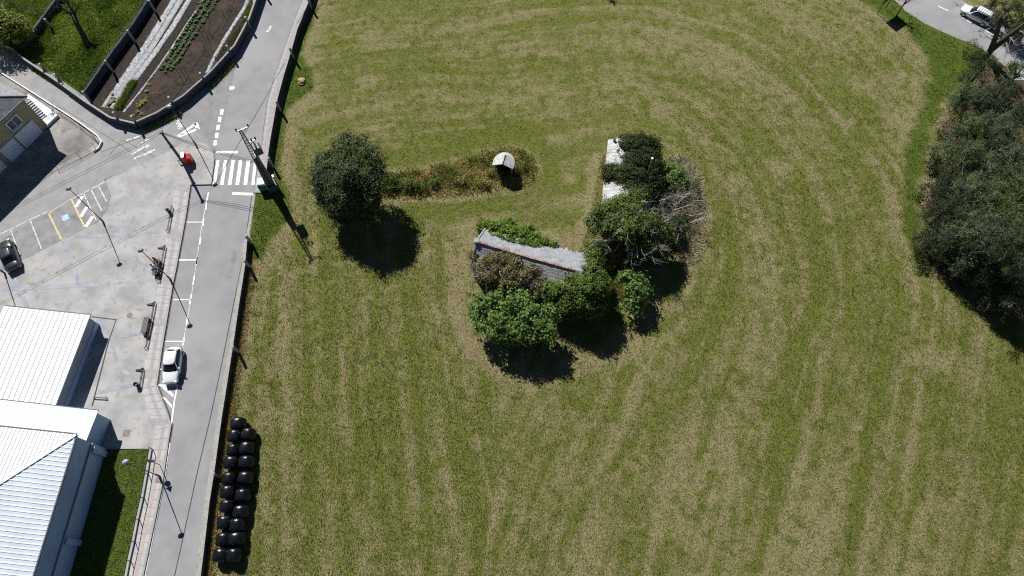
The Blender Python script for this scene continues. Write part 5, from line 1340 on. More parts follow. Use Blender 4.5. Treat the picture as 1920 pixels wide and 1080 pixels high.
# ------------------------------------------------------------------ slate-roofed stone ruin
ZR, ZE = 4.8, 3.1
RL, RR = G(896, 453, ZR), G(1078, 505, ZR)
ru = thing("stone_ruin", "abandoned stone house with worn grey slate roof and brick ridge, half covered in plants", "ruin", (RL.x, RL.y, 0)); o = ru.location
u_ = Vector((RR.x - RL.x, RR.y - RL.y, 0)); LR_ = u_.length; u_.normalize(); n_ = Vector((-u_.y, u_.x, 0))
WN, WS = 2.75, 2.5
def rp(a, b, z): p = u_ * a + n_ * b; return Vector((p.x, p.y, z))
def slope(name, sgn, w, m, seed):
    R = np.random.default_rng(seed); nu, nv = 60, 16; vs = []; fs = []
    x0, x1 = -0.1, LR_ + (1.2 if sgn > 0 else .9)
    for j in range(nv + 1):
        f = j / nv
        for i in range(nu + 1):
            a = x0 + (x1 - x0) * i / nu; rag = 0.0
            if j == nv: rag = 0.10 * R.normal()
            z = ZR - (ZR - ZE) * f + 0.005 * ((j % 2) * 2 - 1) + 0.010 * R.normal() - 0.18 * math.sin(math.pi * i / nu) * (1 - .5 * f)
            vs.append(rp(a, sgn * (w * f * (1 + (.16 * i / nu if sgn > 0 else 0)) + rag), z))
    for j in range(nv):
        for i in range(nu):
            if j == nv - 1 and sgn > 0 and i > 40 and R.uniform() < 0.22: continue
            if j == nv - 2 and sgn > 0 and i > 44 and R.uniform() < 0.06: continue
            a = j * (nu + 1) + i; f_ = (a, a + 1, a + nu + 2, a + nu + 1); fs.append(f_[::-1] if sgn > 0 else f_)
    return MB().add(vs, fs).build(name, MATS[m], ru)
slope("roof", 1, WN, "slate_light", 5); slope("roof", -1, WS, "slate_ruin", 6)
q = MB(); q.prism([rp(.1, -WS + .3, 0), rp(LR_ + .6, -WS + .3, 0), rp(LR_ + .6, WN - .3, 0), rp(.1, WN - .3, 0)], 0, ZE - 0.05)
q.add([rp(.1, -WS + .3, ZE - .05), rp(.1, WN - .3, ZE - .05), rp(.1, 0, ZR - .2), rp(.55, -WS + .3, ZE - .05), rp(.55, WN - .3, ZE - .05), rp(.55, 0, ZR - .2)], [(0, 2, 1), (3, 4, 5), (0, 3, 5, 2), (1, 2, 5, 4)])
q.build("wall", MATS["stone"], ru)
q = MB(); Rr = np.random.default_rng(9)
def zr(a): return ZR - 0.18 * math.sin(math.pi * (a + .1) / (LR_ + 1.3))
for i in range(30):
    a0 = LR_ * i / 30; q.beam(rp(a0 + .02, 0.02 * Rr.normal(), zr(a0) + .05), rp(a0 + LR_ / 30 - .02, 0.02 * Rr.normal(), zr(a0) + .04), 0.26, 0.12)
q.build("ridge", MATS["brick_ridge"], ru)
q = MB()
for s, w in ((1, WN), (-1, WS)):
    for i in range(7):
        f0, f1 = i / 7, (i + .92) / 7
        q.beam(rp(-.16, s * w * f0, ZR + .06 - (ZR - ZE) * f0), rp(-.16, s * w * f1, ZR + .06 - (ZR - ZE) * f1), .16, .10)
q.box(rp(-.15, 0, ZR + .05), (.5, .5, .35)); q.build("gable_coping", MATS["post_concrete"], ru)
# plants on it
def plant(name, label, cat, base, blobs, m, parts=None, group=None, **kw):
    t = thing(name, label, cat, base, group=group); rel = [(b[0] - t.location.x, b[1] - t.location.y, b[2], b[3], b[4], b[5]) for b in blobs]
    foliage("foliage", rel, MATS[m], t, **kw); return t, rel
def B(px, py, z, rx, ry=None, rz=None):
    p = G(px, py, z); ry = ry or rx; rz = rz or rx * .8; return (p.x, p.y, z, rx, ry, rz)
t, rel = plant("ivy", "bright green creeper spilling over the north eave of the slate roof", "creeper", G(960, 440),
    [B(908, 426, 2.0, .9, .8, 1.3), B(920, 430, 2.7, .9, .9, .9), B(940, 433, 2.6, 1.0, .9, .9), B(960, 437, 2.7, 1.05, .95, .9), B(980, 444, 2.9, 1.0, 1.05, .8), B(1000, 450, 2.9, 1.0, .95, .8), B(1018, 456, 2.9, .9, .7, .7), B(1036, 462, 2.9, .8, .5, .6), B(932, 444, 3.3, .8, .55, .5), B(955, 451, 3.5, .9, .55, .5), B(980, 457, 3.5, .9, .5, .5), B(1002, 461, 3.4, .8, .45, .4), B(950, 424, 1.4, 1.2, .8, 1.2), B(990, 436, 1.4, 1.2, .7, 1.2)],
    "leaf_bright", n_clump=620, per=26, cr=.32, leaf=.2, aspect=.75, seed=31)
t, rel = plant("bramble", "brown and olive dead bramble thicket over the south slope of the slate roof", "bramble", G(960, 520),
    [B(900, 500, 3.3, 1.3, .9, .7), B(930, 500, 3.5, 1.3, 1.0, .7), B(960, 505, 3.6, 1.2, 1.0, .7), B(985, 515, 3.4, 1.3, .9, .7), B(915, 520, 2.6, 1.5, .9, 1.0), B(955, 530, 2.5, 1.6, .9, 1.1), B(1000, 540, 2.4, 1.4, .9, 1.1), B(970, 490, 4.15, 1.0, .7, .45), B(1020, 530, 3.0, 1.1, .7, .7), B(945, 480, 4.2, 1.3, .8, .45), B(920, 486, 3.9, 1.1, .8, .5), B(1000, 505, 3.9, 1.1, .8, .5), B(890, 478, 3.7, .8, .8, .4)],
    "leaf_brown", n_clump=620, per=26, cr=.36, leaf=.16, aspect=.5, seed=32)
hump("inner_growth", [(r[0], r[1], r[2] - .1, r[3], r[4], r[5]) for r in rel], MATS["humus"], t)
foliage("foliage", [r for r in rel if r[2] > 2.4][2:], MATS["leaf_olive"], t, n_clump=520, per=24, cr=.36, leaf=.17, aspect=.6, seed=33)
q = MB(); Rr = np.random.default_rng(4)
for i in range(26): twigs(q, Vector(rel[0][:3]) + Vector((Rr.uniform(-1.2, 3.2), Rr.uniform(-1.3, .3), Rr.uniform(-.6, .5))), (Rr.normal(), Rr.normal() - .5, .35), 1.1, .03, 3, Rr, .7, (2, 3), 3)
q.build("stem", MATS["bark_pale"], t)
t, rel = plant("ivy", "dense ivy mass swallowing the east end of the slate-roofed ruin", "ivy", G(1100, 560),
    [B(1112, 490, 3.2, 1.2, 1.2, 1.4), B(1108, 515, 4.0, 1.5, 1.4, 1.5), B(1095, 540, 4.4, 1.7, 1.5, 1.6), B(1070, 545, 3.9, 1.5, 1.2, 1.5), B(1115, 545, 3.6, 1.5, 1.5, 1.8), B(1085, 565, 3.4, 1.9, 1.3, 1.8), B(1045, 550, 3.2, 1.4, 1.0, 1.3), B(1060, 575, 2.2, 2.2, 1.2, 1.8), B(1100, 580, 2.2, 2.0, 1.3, 1.9), B(1118, 470, 2.4, 1.0, 1.0, 1.0), B(1120, 530, 3.4, 1.4, 1.6, 1.6), B(1035, 545, 3.4, 1.3, 1.0, 1.0), B(1075, 528, 4.3, 1.2, .8, .8)],
    "leaf_ivy", n_clump=1150, per=32, cr=.40, leaf=.19, aspect=.75, seed=34)
hump("inner_growth", rel, MATS["humus"], t)
foliage("foliage", [B_ for B_ in [(r[0], r[1], r[2] + .25, r[3] * .9, r[4] * .9, r[5]) for r in rel[2:7] + rel[11:13]]], MATS["leaf_bright"], t, n_clump=260, per=24, cr=.3, leaf=.18, aspect=.7, seed=35)
def trunked(t, rel, zb, m="bark", r0=.16, n=6, seed=1, lift=0.0):
    Rr = np.random.default_rng(seed); q = MB()
    cx = sum(b[0] for b in rel) / len(rel); cy = sum(b[1] for b in rel) / len(rel); cz = sum(b[2] for b in rel) / len(rel)
    fork = Vector((cx * .25, cy * .25, max(.5, cz * .38)))
    q.tube([(0, 0, 0), fork * .5 + Vector((.06, 0, .1)), fork], [r0 * 1.25, r0, r0 * .85], 8)
    q.build("trunk", MATS[m], t, smooth=True); q = MB()
    for b in (rel if len(rel) <= n else [rel[i] for i in Rr.choice(len(rel), n, False)]):
        e = Vector(b[:3]) + Vector((0, 0, b[5] * .3)); mid = fork.lerp(e, .5) + Vector(Rr.normal(size=3)) * .2
        q.tube([fork, mid, e], [r0 * .6, r0 * .38, r0 * .12], 6, False)
    q.build("limb", MATS[m], t)
t, rel = plant("fig_tree", "fresh green fig tree with big leaves against the south-west side of the slate ruin", "tree", G(952, 612),
    [B(905, 572, 3.4, 1.2, 1.2, 1.2), B(930, 565, 4.0, 1.4, 1.3, 1.2), B(960, 575, 4.3, 1.5, 1.4, 1.2), B(990, 585, 4.1, 1.4, 1.4, 1.2), B(1010, 605, 3.7, 1.3, 1.3, 1.1), B(940, 600, 3.9, 1.6, 1.4, 1.2), B(970, 615, 3.8, 1.6, 1.4, 1.2), B(930, 622, 3.0, 1.2, 1.1, 1.0), B(1000, 628, 3.0, 1.2, 1.0, 1.0), B(962, 634, 2.7, 1.2, .9, .9), B(895, 590, 3.0, 1.1, 1.0, 1.0), B(1022, 622, 3.2, 1.3, 1.1, 1.1), B(1028, 590, 3.6, 1.2, 1.1, 1.0), B(905, 608, 2.8, 1.1, 1.0, .9), B(985, 560, 4.0, 1.3, 1.0, .9)],
    "leaf_fig", n_clump=760, per=13, cr=.40, leaf=.27, aspect=.8, seed=36, up=.5, shell=.6)
trunked(t, rel, 0, "bark_grey", .18, 8, 2)
t, rel = plant("fig_tree", "small fresh green tree with yellow-green weeds at its foot, between the two ruins", "tree", G(1188, 560),
    [B(1175, 520, 2.3, 1.1, 1.0, .9), B(1200, 525, 2.5, 1.1, 1.1, .9), B(1188, 545, 2.6, 1.3, 1.2, 1.0), B(1208, 548, 2.2, 1.0, 1.0, .8), B(1185, 570, 2.0, 1.1, .9, .8), B(1195, 582, 1.6, .8, .6, .6)],
    "leaf_fig", n_clump=230, per=11, cr=.38, leaf=.27, aspect=.8, seed=37, up=.5, shell=.6)
trunked(t, rel, 0, "bark_grey", .1, 6, 3)
pw = poly_xy([(1135, 500), (1165, 490), (1190, 520), (1170, 570), (1150, 550), (1135, 530)]); x = R.uniform(pw[:, 0].min(), pw[:, 0].max(), 900); y = R.uniform(pw[:, 1].min(), pw[:, 1].max(), 900); ok = inside(x, y, pw)
tag(blades("dry_weeds", np.c_[x[ok], y[ok], np.zeros(ok.sum())], np.full(ok.sum(), .5), np.full(ok.sum(), .1), R.uniform(.2, .75, ok.sum()), MATS["blade_weed"], R, per=5), "yellow-green weeds between the two ruins beside the small tree", "weeds", kind="stuff")

# ------------------------------------------------------------------ whitewashed ruin under ivy
a = G(1140, 262, 3.0); b = G(1128, 381, 3.0)
wr = thing("whitewashed_ruin", "long low ruin with whitewashed roof showing in two patches under dark ivy", "ruin", (a.x, a.y, 0)); o = wr.location
v_ = (b - a).normalized(); w_ = Vector((-v_.y, v_.x, 0)); w_ = w_ if w_.x > 0 else -w_
def wp(s, w, z): p = v_ * s + w_ * w; return Vector((p.x, p.y, z))
Lw = 11.5; Rr = np.random.default_rng(12); nu, nv = 70, 14; vs = []; fs = []
for j in range(nv + 1):
    for i in range(nu + 1):
        w = 5.6 * j / nv; zc = 3.0 + 1.0 * (1 - abs(w - 2.6) / 2.6 if w < 2.6 else 1 - (w - 2.6) / 3.0)
        vs.append(wp(Lw * i / nu, w, zc + 0.03 * ((i % 3) == 0) + 0.02 * Rr.normal()))
for j in range(nv):
    for i in range(nu): a_ = j * (nu + 1) + i; fs.append((a_, a_ + 1, a_ + nu + 2, a_ + nu + 1))
rf = MB().add(vs, fs).build("roof", MATS["limewash"], wr)
MB().prism([wp(.1, .15, 0), wp(Lw - .1, .15, 0), wp(Lw - .1, 5.4, 0), wp(.1, 5.4, 0)], 0, 2.9).build("wall", MATS["limewash"], wr)
MB().lathe([(.16, 0), (.16, .4), (.10, .42), (.10, .2)], wp(.35, .75, 3.3), 10).build("vent_pipe", MATS["slate"], rf)
t, rel = plant("ivy", "dark ivy blanket over the north half of the whitewashed ruin", "ivy", G(1195, 330),
    [B(1180, 275, 3.6, 1.4, 1.5, .9), B(1205, 272, 3.7, 1.7, 1.6, 1.2), B(1190, 300, 4.0, 1.5, 1.6, .9), B(1212, 300, 3.5, 1.5, 1.8, 1.5), B(1150, 322, 3.4, 1.1, 1.2, .55), B(1170, 325, 3.9, 1.5, 1.3, .8), B(1195, 330, 3.9, 1.6, 1.5, .9), B(1215, 325, 2.6, 1.4, 1.6, 2.2), B(1222, 290, 2.0, 1.1, 2.0, 2.0), B(1140, 332, 3.2, .8, .9, .5), B(1145, 318, 3.2, .9, .9, .5), B(1175, 262, 3.4, 1.0, .8, .8), B(1185, 352, 3.8, 1.2, 1.1, .7), B(1200, 362, 3.7, 1.6, 1.4, 1.0), B(1180, 378, 3.8, 1.0, 1.0, .7), B(1222, 345, 2.6, 1.3, 1.6, 1.8)],
    "leaf_ivy_dark", n_clump=1900, per=30, cr=.36, leaf=.16, aspect=.75, seed=41)
foliage("foliage", rel[4:6], MATS["leaf_ivy"], t, n_clump=90, per=26, cr=.3, leaf=.16, aspect=.75, seed=42)
hump("inner_growth", [rel[i] for i in (0, 1, 2, 3, 5, 6, 7, 8, 13, 15)], MATS["humus"], t)
t, rel = plant("ivy_tree", "bushy ivy-grown tree over the south end of the whitewashed ruin, with pale dead branches", "tree", G(1175, 470),
    [B(1140, 398, 4.4, 1.8, 1.5, 1.3), B(1120, 415, 4.0, 1.3, 1.3, 1.4), B(1165, 385, 4.6, 1.5, 1.3, 1.2), B(1150, 425, 4.4, 1.6, 1.4, 1.3), B(1185, 410, 5.0, 1.8, 1.6, 1.4), B(1178, 432, 5.2, 1.3, 1.2, 1.2), B(1210, 425, 4.6, 1.7, 1.6, 1.6), B(1195, 372, 4.2, 1.5, 1.1, .9), B(1235, 440, 3.6, 1.5, 1.5, 1.5), B(1215, 460, 3.4, 1.5, 1.2, 1.3)],
    "leaf_ivy", n_clump=1500, per=28, cr=.40, leaf=.18, aspect=.75, seed=43)
hump("inner_growth", [(r[0], r[1], r[2] - .3, r[3] * .9, r[4] * .9, r[5]) for r in rel], MATS["humus"], t)
foliage("foliage", [rel[0], rel[1], rel[4]], MATS["leaf_bright"], t, n_clump=70, per=24, cr=.34, leaf=.18, aspect=.75, seed=45)
foliage("foliage", [rel[5]], MATS["leaf_yellowgreen"], t, n_clump=26, per=24, cr=.3, leaf=.18, aspect=.75, seed=46)
trunked(t, rel, 0, "bark_pale", .2, 8, 5)
q = MB(); Rr = np.random.default_rng(14); loc = t.location
for (x0, y0, z0, x1, y1, z1, L_) in [(1155, 455, 3.2, 1112, 445, 3.6, 2.2), (1160, 455, 3.2, 1120, 460, 3.3, 2.0), (1158, 452, 3, 1130, 470, 2.8, 2.0), (1190, 455, 3.4, 1200, 490, 3.2, 2.2), (1195, 452, 3.4, 1215, 495, 3.2, 2.2), (1200, 455, 3.2, 1235, 485, 3.0, 2.0), (1190, 455, 3.2, 1180, 490, 2.6, 1.8), (1170, 455, 2.6, 1140, 480, 2.4, 1.8), (1205, 430, 3.6, 1240, 470, 3.3, 2.4)]:
    p0 = G(x0, y0 - 8, z0 + .6) - loc; p1 = G(x1, y1, z1 + .8) - loc; twigs(q, p0, p1 - p0, L_ * 1.15, .085, 4, Rr, .6, (2, 3), 4)
for i in range(46):
    b_ = rel[Rr.integers(0, len(rel))]; an = Rr.uniform(0, 6.28); p0 = Vector((b_[0] + b_[3] * .7 * math.cos(an), b_[1] + b_[4] * .7 * math.sin(an), b_[2] + b_[5] * .55)); twigs(q, p0, (Rr.normal() * .8, Rr.normal() * .8 - .3, .5), 1.1, .04, 2, Rr, .6, (2, 3), 3)
q.build("dead_branch", MATS["bark_pale"], t)
t = thing("dead_shrub", "pale grey leafless shrub sprawling over the east side of the whitewashed ruin", "shrub", G(1245, 420)); q = MB(); Rr = np.random.default_rng(16); loc = t.location
for i in range(40):
    p0 = G(Rr.uniform(1205, 1300), Rr.uniform(365, 440), Rr.uniform(.8, 2.2)) - loc; twigs(q, p0, (Rr.normal() * .8 + .3, Rr.normal() * .8, .6), 1.8, .05, 3, Rr, .65, (2, 4), 3)
q.build("branch", MATS["bark_pale"], t)
foliage("foliage", [(b[0] - loc.x, b[1] - loc.y, *b[2:]) for b in (B(1290, 385, 1.2, 1.3, 1.6, 1.2), B(1300, 350, 1.1, 1.2, 1.4, 1.0), B(1285, 415, 1.0, 1.4, 1.5, 1.0), B(1250, 380, 1.5, 1.5, 1.5, 1.0))], MATS["leaf_ivy_dark"], t, n_clump=130, per=14, cr=.36, leaf=.15, aspect=.5, seed=47)
t, rel = plant("shrub", "fresh green leafy shrub beside the pole east of the whitewashed ruin", "shrub", G(1262, 335), [B(1252, 318, 1.8, 1.1, 1.0, .9), B(1270, 328, 1.9, 1.1, 1.1, .9), B(1258, 340, 1.8, 1.2, 1.0, .9), B(1278, 345, 1.4, .9, .8, .8)],
    "leaf_fig", n_clump=150, per=14, cr=.34, leaf=.24, aspect=.75, seed=48, up=.5)
trunked(t, rel, 0, "bark_grey", .08, 4, 4)
pw = poly_xy([(1245, 295), (1290, 290), (1315, 330), (1320, 400), (1318, 450), (1310, 490), (1285, 495), (1265, 460), (1275, 400), (1285, 350), (1265, 310)]); x = R.uniform(pw[:, 0].min(), pw[:, 0].max(), 5200); y = R.uniform(pw[:, 1].min(), pw[:, 1].max(), 5200); ok = inside(x, y, pw)
tag(blades("dry_weeds", np.c_[x[ok], y[ok], np.zeros(ok.sum())], np.full(ok.sum(), .4), np.full(ok.sum(), .09), np.clip(R.normal(.75, .25, ok.sum()), 0, 1), MATS["blade_straw"], R, per=3, lean=1.45), "pale dry grass heap along the east side of the whitewashed ruin", "weeds", kind="stuff")
PZ = 6.3; pz = 2.6; pb = G(1212, 333, pz)
ps = thing("rusty_pole", "thin pale metal pole sticking out of the dark ivy on the whitewashed ruin", "pole", (pb.x, pb.y, 0))
MB().tube([(0, 0, 0), (0, 0, PZ)], .085, 8).build("pole", MATS["post_concrete"], ps); MB().tube([(0, 0, PZ), (0, 0, PZ + .14)], .14, 8).build("cap", MATS["trim_white"], ps)

# ------------------------------------------------------------------ apse-shaped stone hut
ap0 = G(945, 322, 0); hu = thing("stone_hut", "small round-backed stone hut with pale grey ridged roof and dark open front", "hut", ap0, math.radians(-13))
n = 14; RAD = 1.15; wall_ = []; 
def horseshoe(r, d): return [(-r, -d)] + [(-r * math.cos(math.pi * i / n), r * 1.15 * math.sin(math.pi * i / n)) for i in range(n + 1)] + [(r, -d)]
out_, in_ = horseshoe(1.10, .25), horseshoe(.86, .25); q = MB()
m2 = len(out_); vs = [(x, y, 0) for x, y in out_] + [(x, y, 1.95) for x, y in out_] + [(x, y, 0) for x, y in in_] + [(x, y, 1.95) for x, y in in_]; fs = []
for i in range(m2 - 1): fs += [(i + 1, i, m2 + i, m2 + i + 1), (2 * m2 + i, 2 * m2 + i + 1, 3 * m2 + i + 1, 3 * m2 + i), (m2 + i, 3 * m2 + i, 3 * m2 + i + 1, m2 + i + 1)]
fs += [(0, 2 * m2, 3 * m2, m2), (m2 - 1, 2 * m2 - 1, 4 * m2 - 1, 3 * m2 - 1)]
q.add(vs, fs).build("wall", MATS["stone"], hu)
e = horseshoe(1.30, .72); vs = []; fs = []; lv = 5
for j in range(lv + 1):
    f = j / lv
    for x, y in e: vs.append((x * (1 - f) + 0.0, y if abs(x) > 1.299 and y < 0 else y * (1 - f * .55), 1.95 + 0.62 * f - .02 * f * (1 - f)))
m2 = len(e)
for j in range(lv):
    for i in range(m2 - 1): fs.append((j * m2 + i + 1, j * m2 + i, (j + 1) * m2 + i, (j + 1) * m2 + i + 1))
rfh = MB().add(vs, fs).build("roof", MATS["hut_roof"], hu)
md = rfh.modifiers.new("thick", 'SOLIDIFY'); md.thickness = 0.07
MB().tube([(0, -.74, 2.60), (0, .68, 2.60)], .06, 6).build("ridge", MATS["post_concrete"], hu)

# ------------------------------------------------------------------ dark round tree on the meadow
t, rel = plant("evergreen_tree", "big dark round-crowned evergreen tree standing alone on the meadow by the pylon", "tree", G(670, 384),
    [B(665, 275, 6.6, 1.9, 1.8, 1.6), B(640, 300, 6.2, 2.1, 2.0, 2.0), B(690, 300, 6.4, 2.0, 1.9, 1.9), B(612, 335, 5.2, 2.0, 2.0, 2.2), B(650, 335, 6.6, 2.5, 2.4, 2.2), B(690, 340, 5.8, 2.0, 2.1, 2.2), B(618, 365, 4.2, 1.9, 1.9, 2.2), B(650, 372, 4.8, 2.4, 2.0, 2.4), B(690, 372, 4.6, 1.9, 2.0, 2.4), B(640, 395, 3.0, 2.0, 1.7, 2.0), B(675, 400, 3.0, 2.2, 1.8, 2.0), B(610, 310, 5.0, 1.5, 1.6, 1.8), B(652, 262, 6.6, 1.0, .9, 1.0), B(700, 318, 5.6, 1.2, 1.6, 1.8)],
    "leaf_laurel", n_clump=1900, per=30, cr=.44, leaf=.19, aspect=.6, seed=51, shell=.78)
hump("inner_growth", rel[3:11], MATS["humus"], t); trunked(t, rel, 0, "bark", .3, 8, 6)
t, rel = plant("shrub", "low dark green bramble bush between the lone tree and the weed bank", "shrub", G(760, 348), [B(730, 340, .7, 1.3, 1.0, .8), B(760, 346, .6, 1.2, .8, .7), B(785, 350, .5, 1.1, .8, .7), B(815, 345, .4, 1.0, .6, .5)],
    "leaf_ivy", n_clump=120, per=26, cr=.34, leaf=.17, aspect=.7, seed=52)
t, rel = plant("shrub", "green bramble patch in the middle of the weed bank", "shrub", G(880, 335), [B(862, 340, .4, 1.3, .6, .5), B(905, 345, .4, 1.3, .5, .5), B(925, 325, .5, 1.0, .7, .5), B(975, 312, .5, .9, .8, .5)],
    "leaf_olive", n_clump=110, per=22, cr=.3, leaf=.15, aspect=.6, seed=53)

# ------------------------------------------------------------------ rough plot: shrub and bare tree
t, rel = plant("shrub", "yellow-green leafy shrub overhanging the wall at the top-left corner", "shrub", G(10, 90), [B(5, 40, 3.0, 2.0, 1.8, 1.6), B(30, 48, 2.8, 1.8, 1.6, 1.5), B(-15, 60, 3.0, 2.2, 1.8, 1.6), B(14, 66, 2.2, 1.8, 1.4, 1.5), B(45, 62, 1.8, 1.2, 1.0, 1.2), B(-20, 30, 3.0, 2.0, 2.0, 1.5)],
    "leaf_yellowgreen", n_clump=420, per=20, cr=.42, leaf=.24, aspect=.7, seed=54, up=.5)
trunked(t, rel, 0, "bark", .14, 6, 7); foliage("foliage", [(r[0], r[1], max(.8, r[2] - 1.2), r[3], r[4], r[5]) for r in rel[:4]], MATS["leaf_ivy"], t, n_clump=120, per=20, cr=.4, leaf=.2, aspect=.7, seed=55)
t = thing("pollard_tree", "bare pollarded tree with thick dark trunk in the rough grass plot", "tree", G(166, 88)); loc = t.location; q = MB(); Rr = np.random.default_rng(18)
fk = G(138, 28, 3.0) - loc; q.tube([(0, 0, 0), fk * .35, fk * .7 + Vector((-.1, 0, .1)), fk], [.48, .36, .32, .30], 10); q.build("trunk", MATS["bark"], t, smooth=True)
q = MB()
for d, L_ in (((-1.4, .2, .5), 1.5), ((-.7, .6, .9), 1.7), ((.4, .5, 1.1), 1.8), ((.8, .1, .6), 1.3), ((-.1, .9, .7), 1.8)): twigs(q, fk, d, L_, .19, 2, Rr, .6, (2, 3), 6)
q.build("branch", MATS["bark"], t)
foliage("foliage", [(fk.x - .5, fk.y + .4, 3.6, 1.3, 1.1, .5)], MATS["leaf_yellowgreen"], t, n_clump=16, per=8, cr=.2, leaf=.16, aspect=.6, seed=56)
for i, (p, lab) in enumerate((((22, 8), "thin leafless shrub at the top edge above the yellow-green shrub"), ((72, 25), "small leafless shrub beside the mossy stone wall"))):
    t = thing("bare_shrub", lab, "shrub", G(*p)); q = MB(); Rr = np.random.default_rng(60 + i)
    for k in range(6): twigs(q, (0, 0, 0), (Rr.normal() * .5, Rr.normal() * .5, 1), 1.4, .035, 3, Rr, .5, (2, 4), 3)
    q.build("branch", MATS["bark_grey"], t)

# ------------------------------------------------------------------ sign board, bare sapling, far corner
bA, bB = G(1645, 26), G(1660, 16)
sb = thing("sign_board", "square board on two posts at the field corner beside the far road", "sign board", bA); d = bB - bA; d = d.normalized() * 1.75
for p in (Vector((0, 0, 0)), d): MB().tube([p, p + Vector((0, 0, 3.6))], .06, 6).build("post", MATS["galv_dark"], sb)
MB().beam(-d * .15 + Vector((0, 0, 2.75)), d * 1.15 + Vector((0, 0, 2.75)), .06, 1.9).build("board", MATS["galv_dark"], sb)
def bare_tree(p, label, Hh, seed, name="bare_tree", lean=(0, 0), th=.10, m="bark"):
    t = thing(name, label, "tree", G(*p)); q = MB(); Rr = np.random.default_rng(seed)
    q.tube([(0, 0, 0), (lean[0] * .5, lean[1] * .5, Hh * .3), (lean[0], lean[1], Hh * .55)], [th, th * .8, th * .6], 7); q.build("trunk", MATS[m], t); q = MB()
    for k in range(7): 
        f = Rr.uniform(.45, 1); twigs(q, (lean[0] * f, lean[1] * f, Hh * .55 * f), (Rr.normal() * .6, Rr.normal() * .6, .9), Hh * .32, th * .5, 3, Rr, .55, (2, 3), 4)
    q.build("branch", MATS[m], t); return t
bare_tree((1681, 29), "slim leafless tree beside the square sign board at the field corner", 5.4, 71)
ot = bare_tree((1128, -18), "young tree whose shadow falls on the top edge of the meadow", 3.4, 72, "young_tree", th=.06)
foliage("foliage", [(0, 0, 2.6, .6, .6, .8)], MATS["leaf_laurel"], ot, n_clump=16, per=20, cr=.25, leaf=.16, aspect=.6, seed=73)

# ------------------------------------------------------------------ pine wood on the right
def pine(p, z, r, label, seed, m="leaf_pine", group=None, th=.16, den=1.0, rz=.75, lean=(0, 0), base=None, tall=False):
    z = z if tall else min(z, 2.0 + max(0, p[0] - 1745) * 0.042) if p[1] > 150 else z
    if m == 'leaf_pine': m = ('leaf_pine', 'leaf_pine_olive', 'leaf_pine', 'leaf_pine_blue', 'leaf_pine_deep')[seed % 5]
    c = G(p[0], p[1], z); b = Vector((c.x - lean[0], c.y - lean[1], 0)) if base is None else G(*base); t = thing("pine_tree", label, "tree", b, group=group); Rr = np.random.default_rng(seed)
    cc = Vector((c.x - b.x, c.y - b.y, z)); blobs = [(cc.x, cc.y, cc.z, r * .72, r * .72, r * rz * .8)]
    for k in range(8):
        a = 2 * math.pi * k / 8 + Rr.normal() * .4; rr = r * Rr.uniform(.5, 1.0); s = r * Rr.uniform(.28, .46)
        blobs.append((cc.x + rr * math.cos(a), cc.y + rr * math.sin(a), cc.z + r * rz * Rr.uniform(-.7, .5), s, s, s * .7))
    if z > 2.2:
        for k in range(4):
            a = 2 * math.pi * k / 4 + Rr.uniform(0, 1.5); blobs.append((cc.x * .6 + r * .55 * math.cos(a), cc.y * .6 + r * .55 * math.sin(a), z * .45, r * .5, r * .5, z * .3))
    foliage("needles", blobs, MATS[m], t, n_clump=int(32 * r * r * den), per=30, cr=.42, leaf=.26, aspect=.16, seed=seed, up=.5, shell=.55)
    foliage("needles", blobs, MATS[m], t, n_clump=int(22 * r * r * den), per=16, cr=.40, leaf=.22, aspect=.4, seed=seed + 500, up=.3, shell=.5)
    q = MB(); q.tube([(0, 0, 0), cc * .5 + Vector((Rr.normal() * .1, Rr.normal() * .1, 0)), cc + Vector((0, 0, r * .2))], [th * 1.2, th, th * .4], 7); q.build("trunk", MATS["bark"], t, smooth=True); q = MB()
    for bb in blobs[1:]:
        e = Vector(bb[:3]); f = Rr.uniform(.55, .85); q.tube([cc * f, (cc * f).lerp(e, .5) + Vector((0, 0, -.1)), e], [th * .35, th * .28, th * .1], 5, False)
        if Rr.uniform() < .5: twigs(q, e, (e - cc), r * .5, .03, 2, Rr, .5, (1, 3), 3)
    q.build("limb", MATS["bark_grey"], t); return t
GRP = "dark pines packed inside the wood"
INN = "dark green pine packed among others inside the wood at the right edge"
pine((1848, 122), 4.2, 1.9, "dark low pine crown at the foot of the forked trunk near the far road", 101, "leaf_pine_deep")
pine((1815, 175), 3.6, 1.8, "rounded dull green pine at the north-west tip of the wood", 102)
pine((1850, 180), 4.6, 2.3, "grey-green pine second from the north tip of the wood", 103)
pine((1893, 178), 5.6, 2.2, INN, 104, group=GRP)
pine((1915, 130), 5.0, 1.6, "pine crown over the pale footpath by the far road", 105)
pine((1838, 232), 4.6, 2.1, INN, 106, group=GRP)
pine((1800, 250), 3.2, 1.5, "low pine at the wood edge just above the orange bracken", 107)
pine((1880, 240), 6.2, 2.4, INN, 108, group=GRP)
pine((1915, 225), 6.2, 1.8, INN, 109, group=GRP)
pine((1775, 285), 3.4, 1.7, "grey-green pine bulging over the mown strip beside the orange bracken", 110)
pine((1818, 292), 5.0, 2.3, INN, 111, group=GRP)
pine((1862, 300), 6.4, 2.4, INN, 112, group=GRP)
pine((1908, 290), 6.6, 2.4, INN, 113, group=GRP)
pine((1790, 345), 5.2, 2.0, INN, 114, group=GRP)
pine((1835, 350), 6.4, 2.4, INN, 115, group=GRP)
pine((1882, 355), 7.0, 2.5, INN, 116, group=GRP)
pine((1922, 345), 7.0, 1.9, INN, 117, group=GRP)
pine((1772, 395), 6.0, 2.0, "tall dark pine at the wood edge where the mown strip ends", 118, "leaf_pine_deep")
pine((1812, 405), 7.0, 2.2, INN, 119, group=GRP)
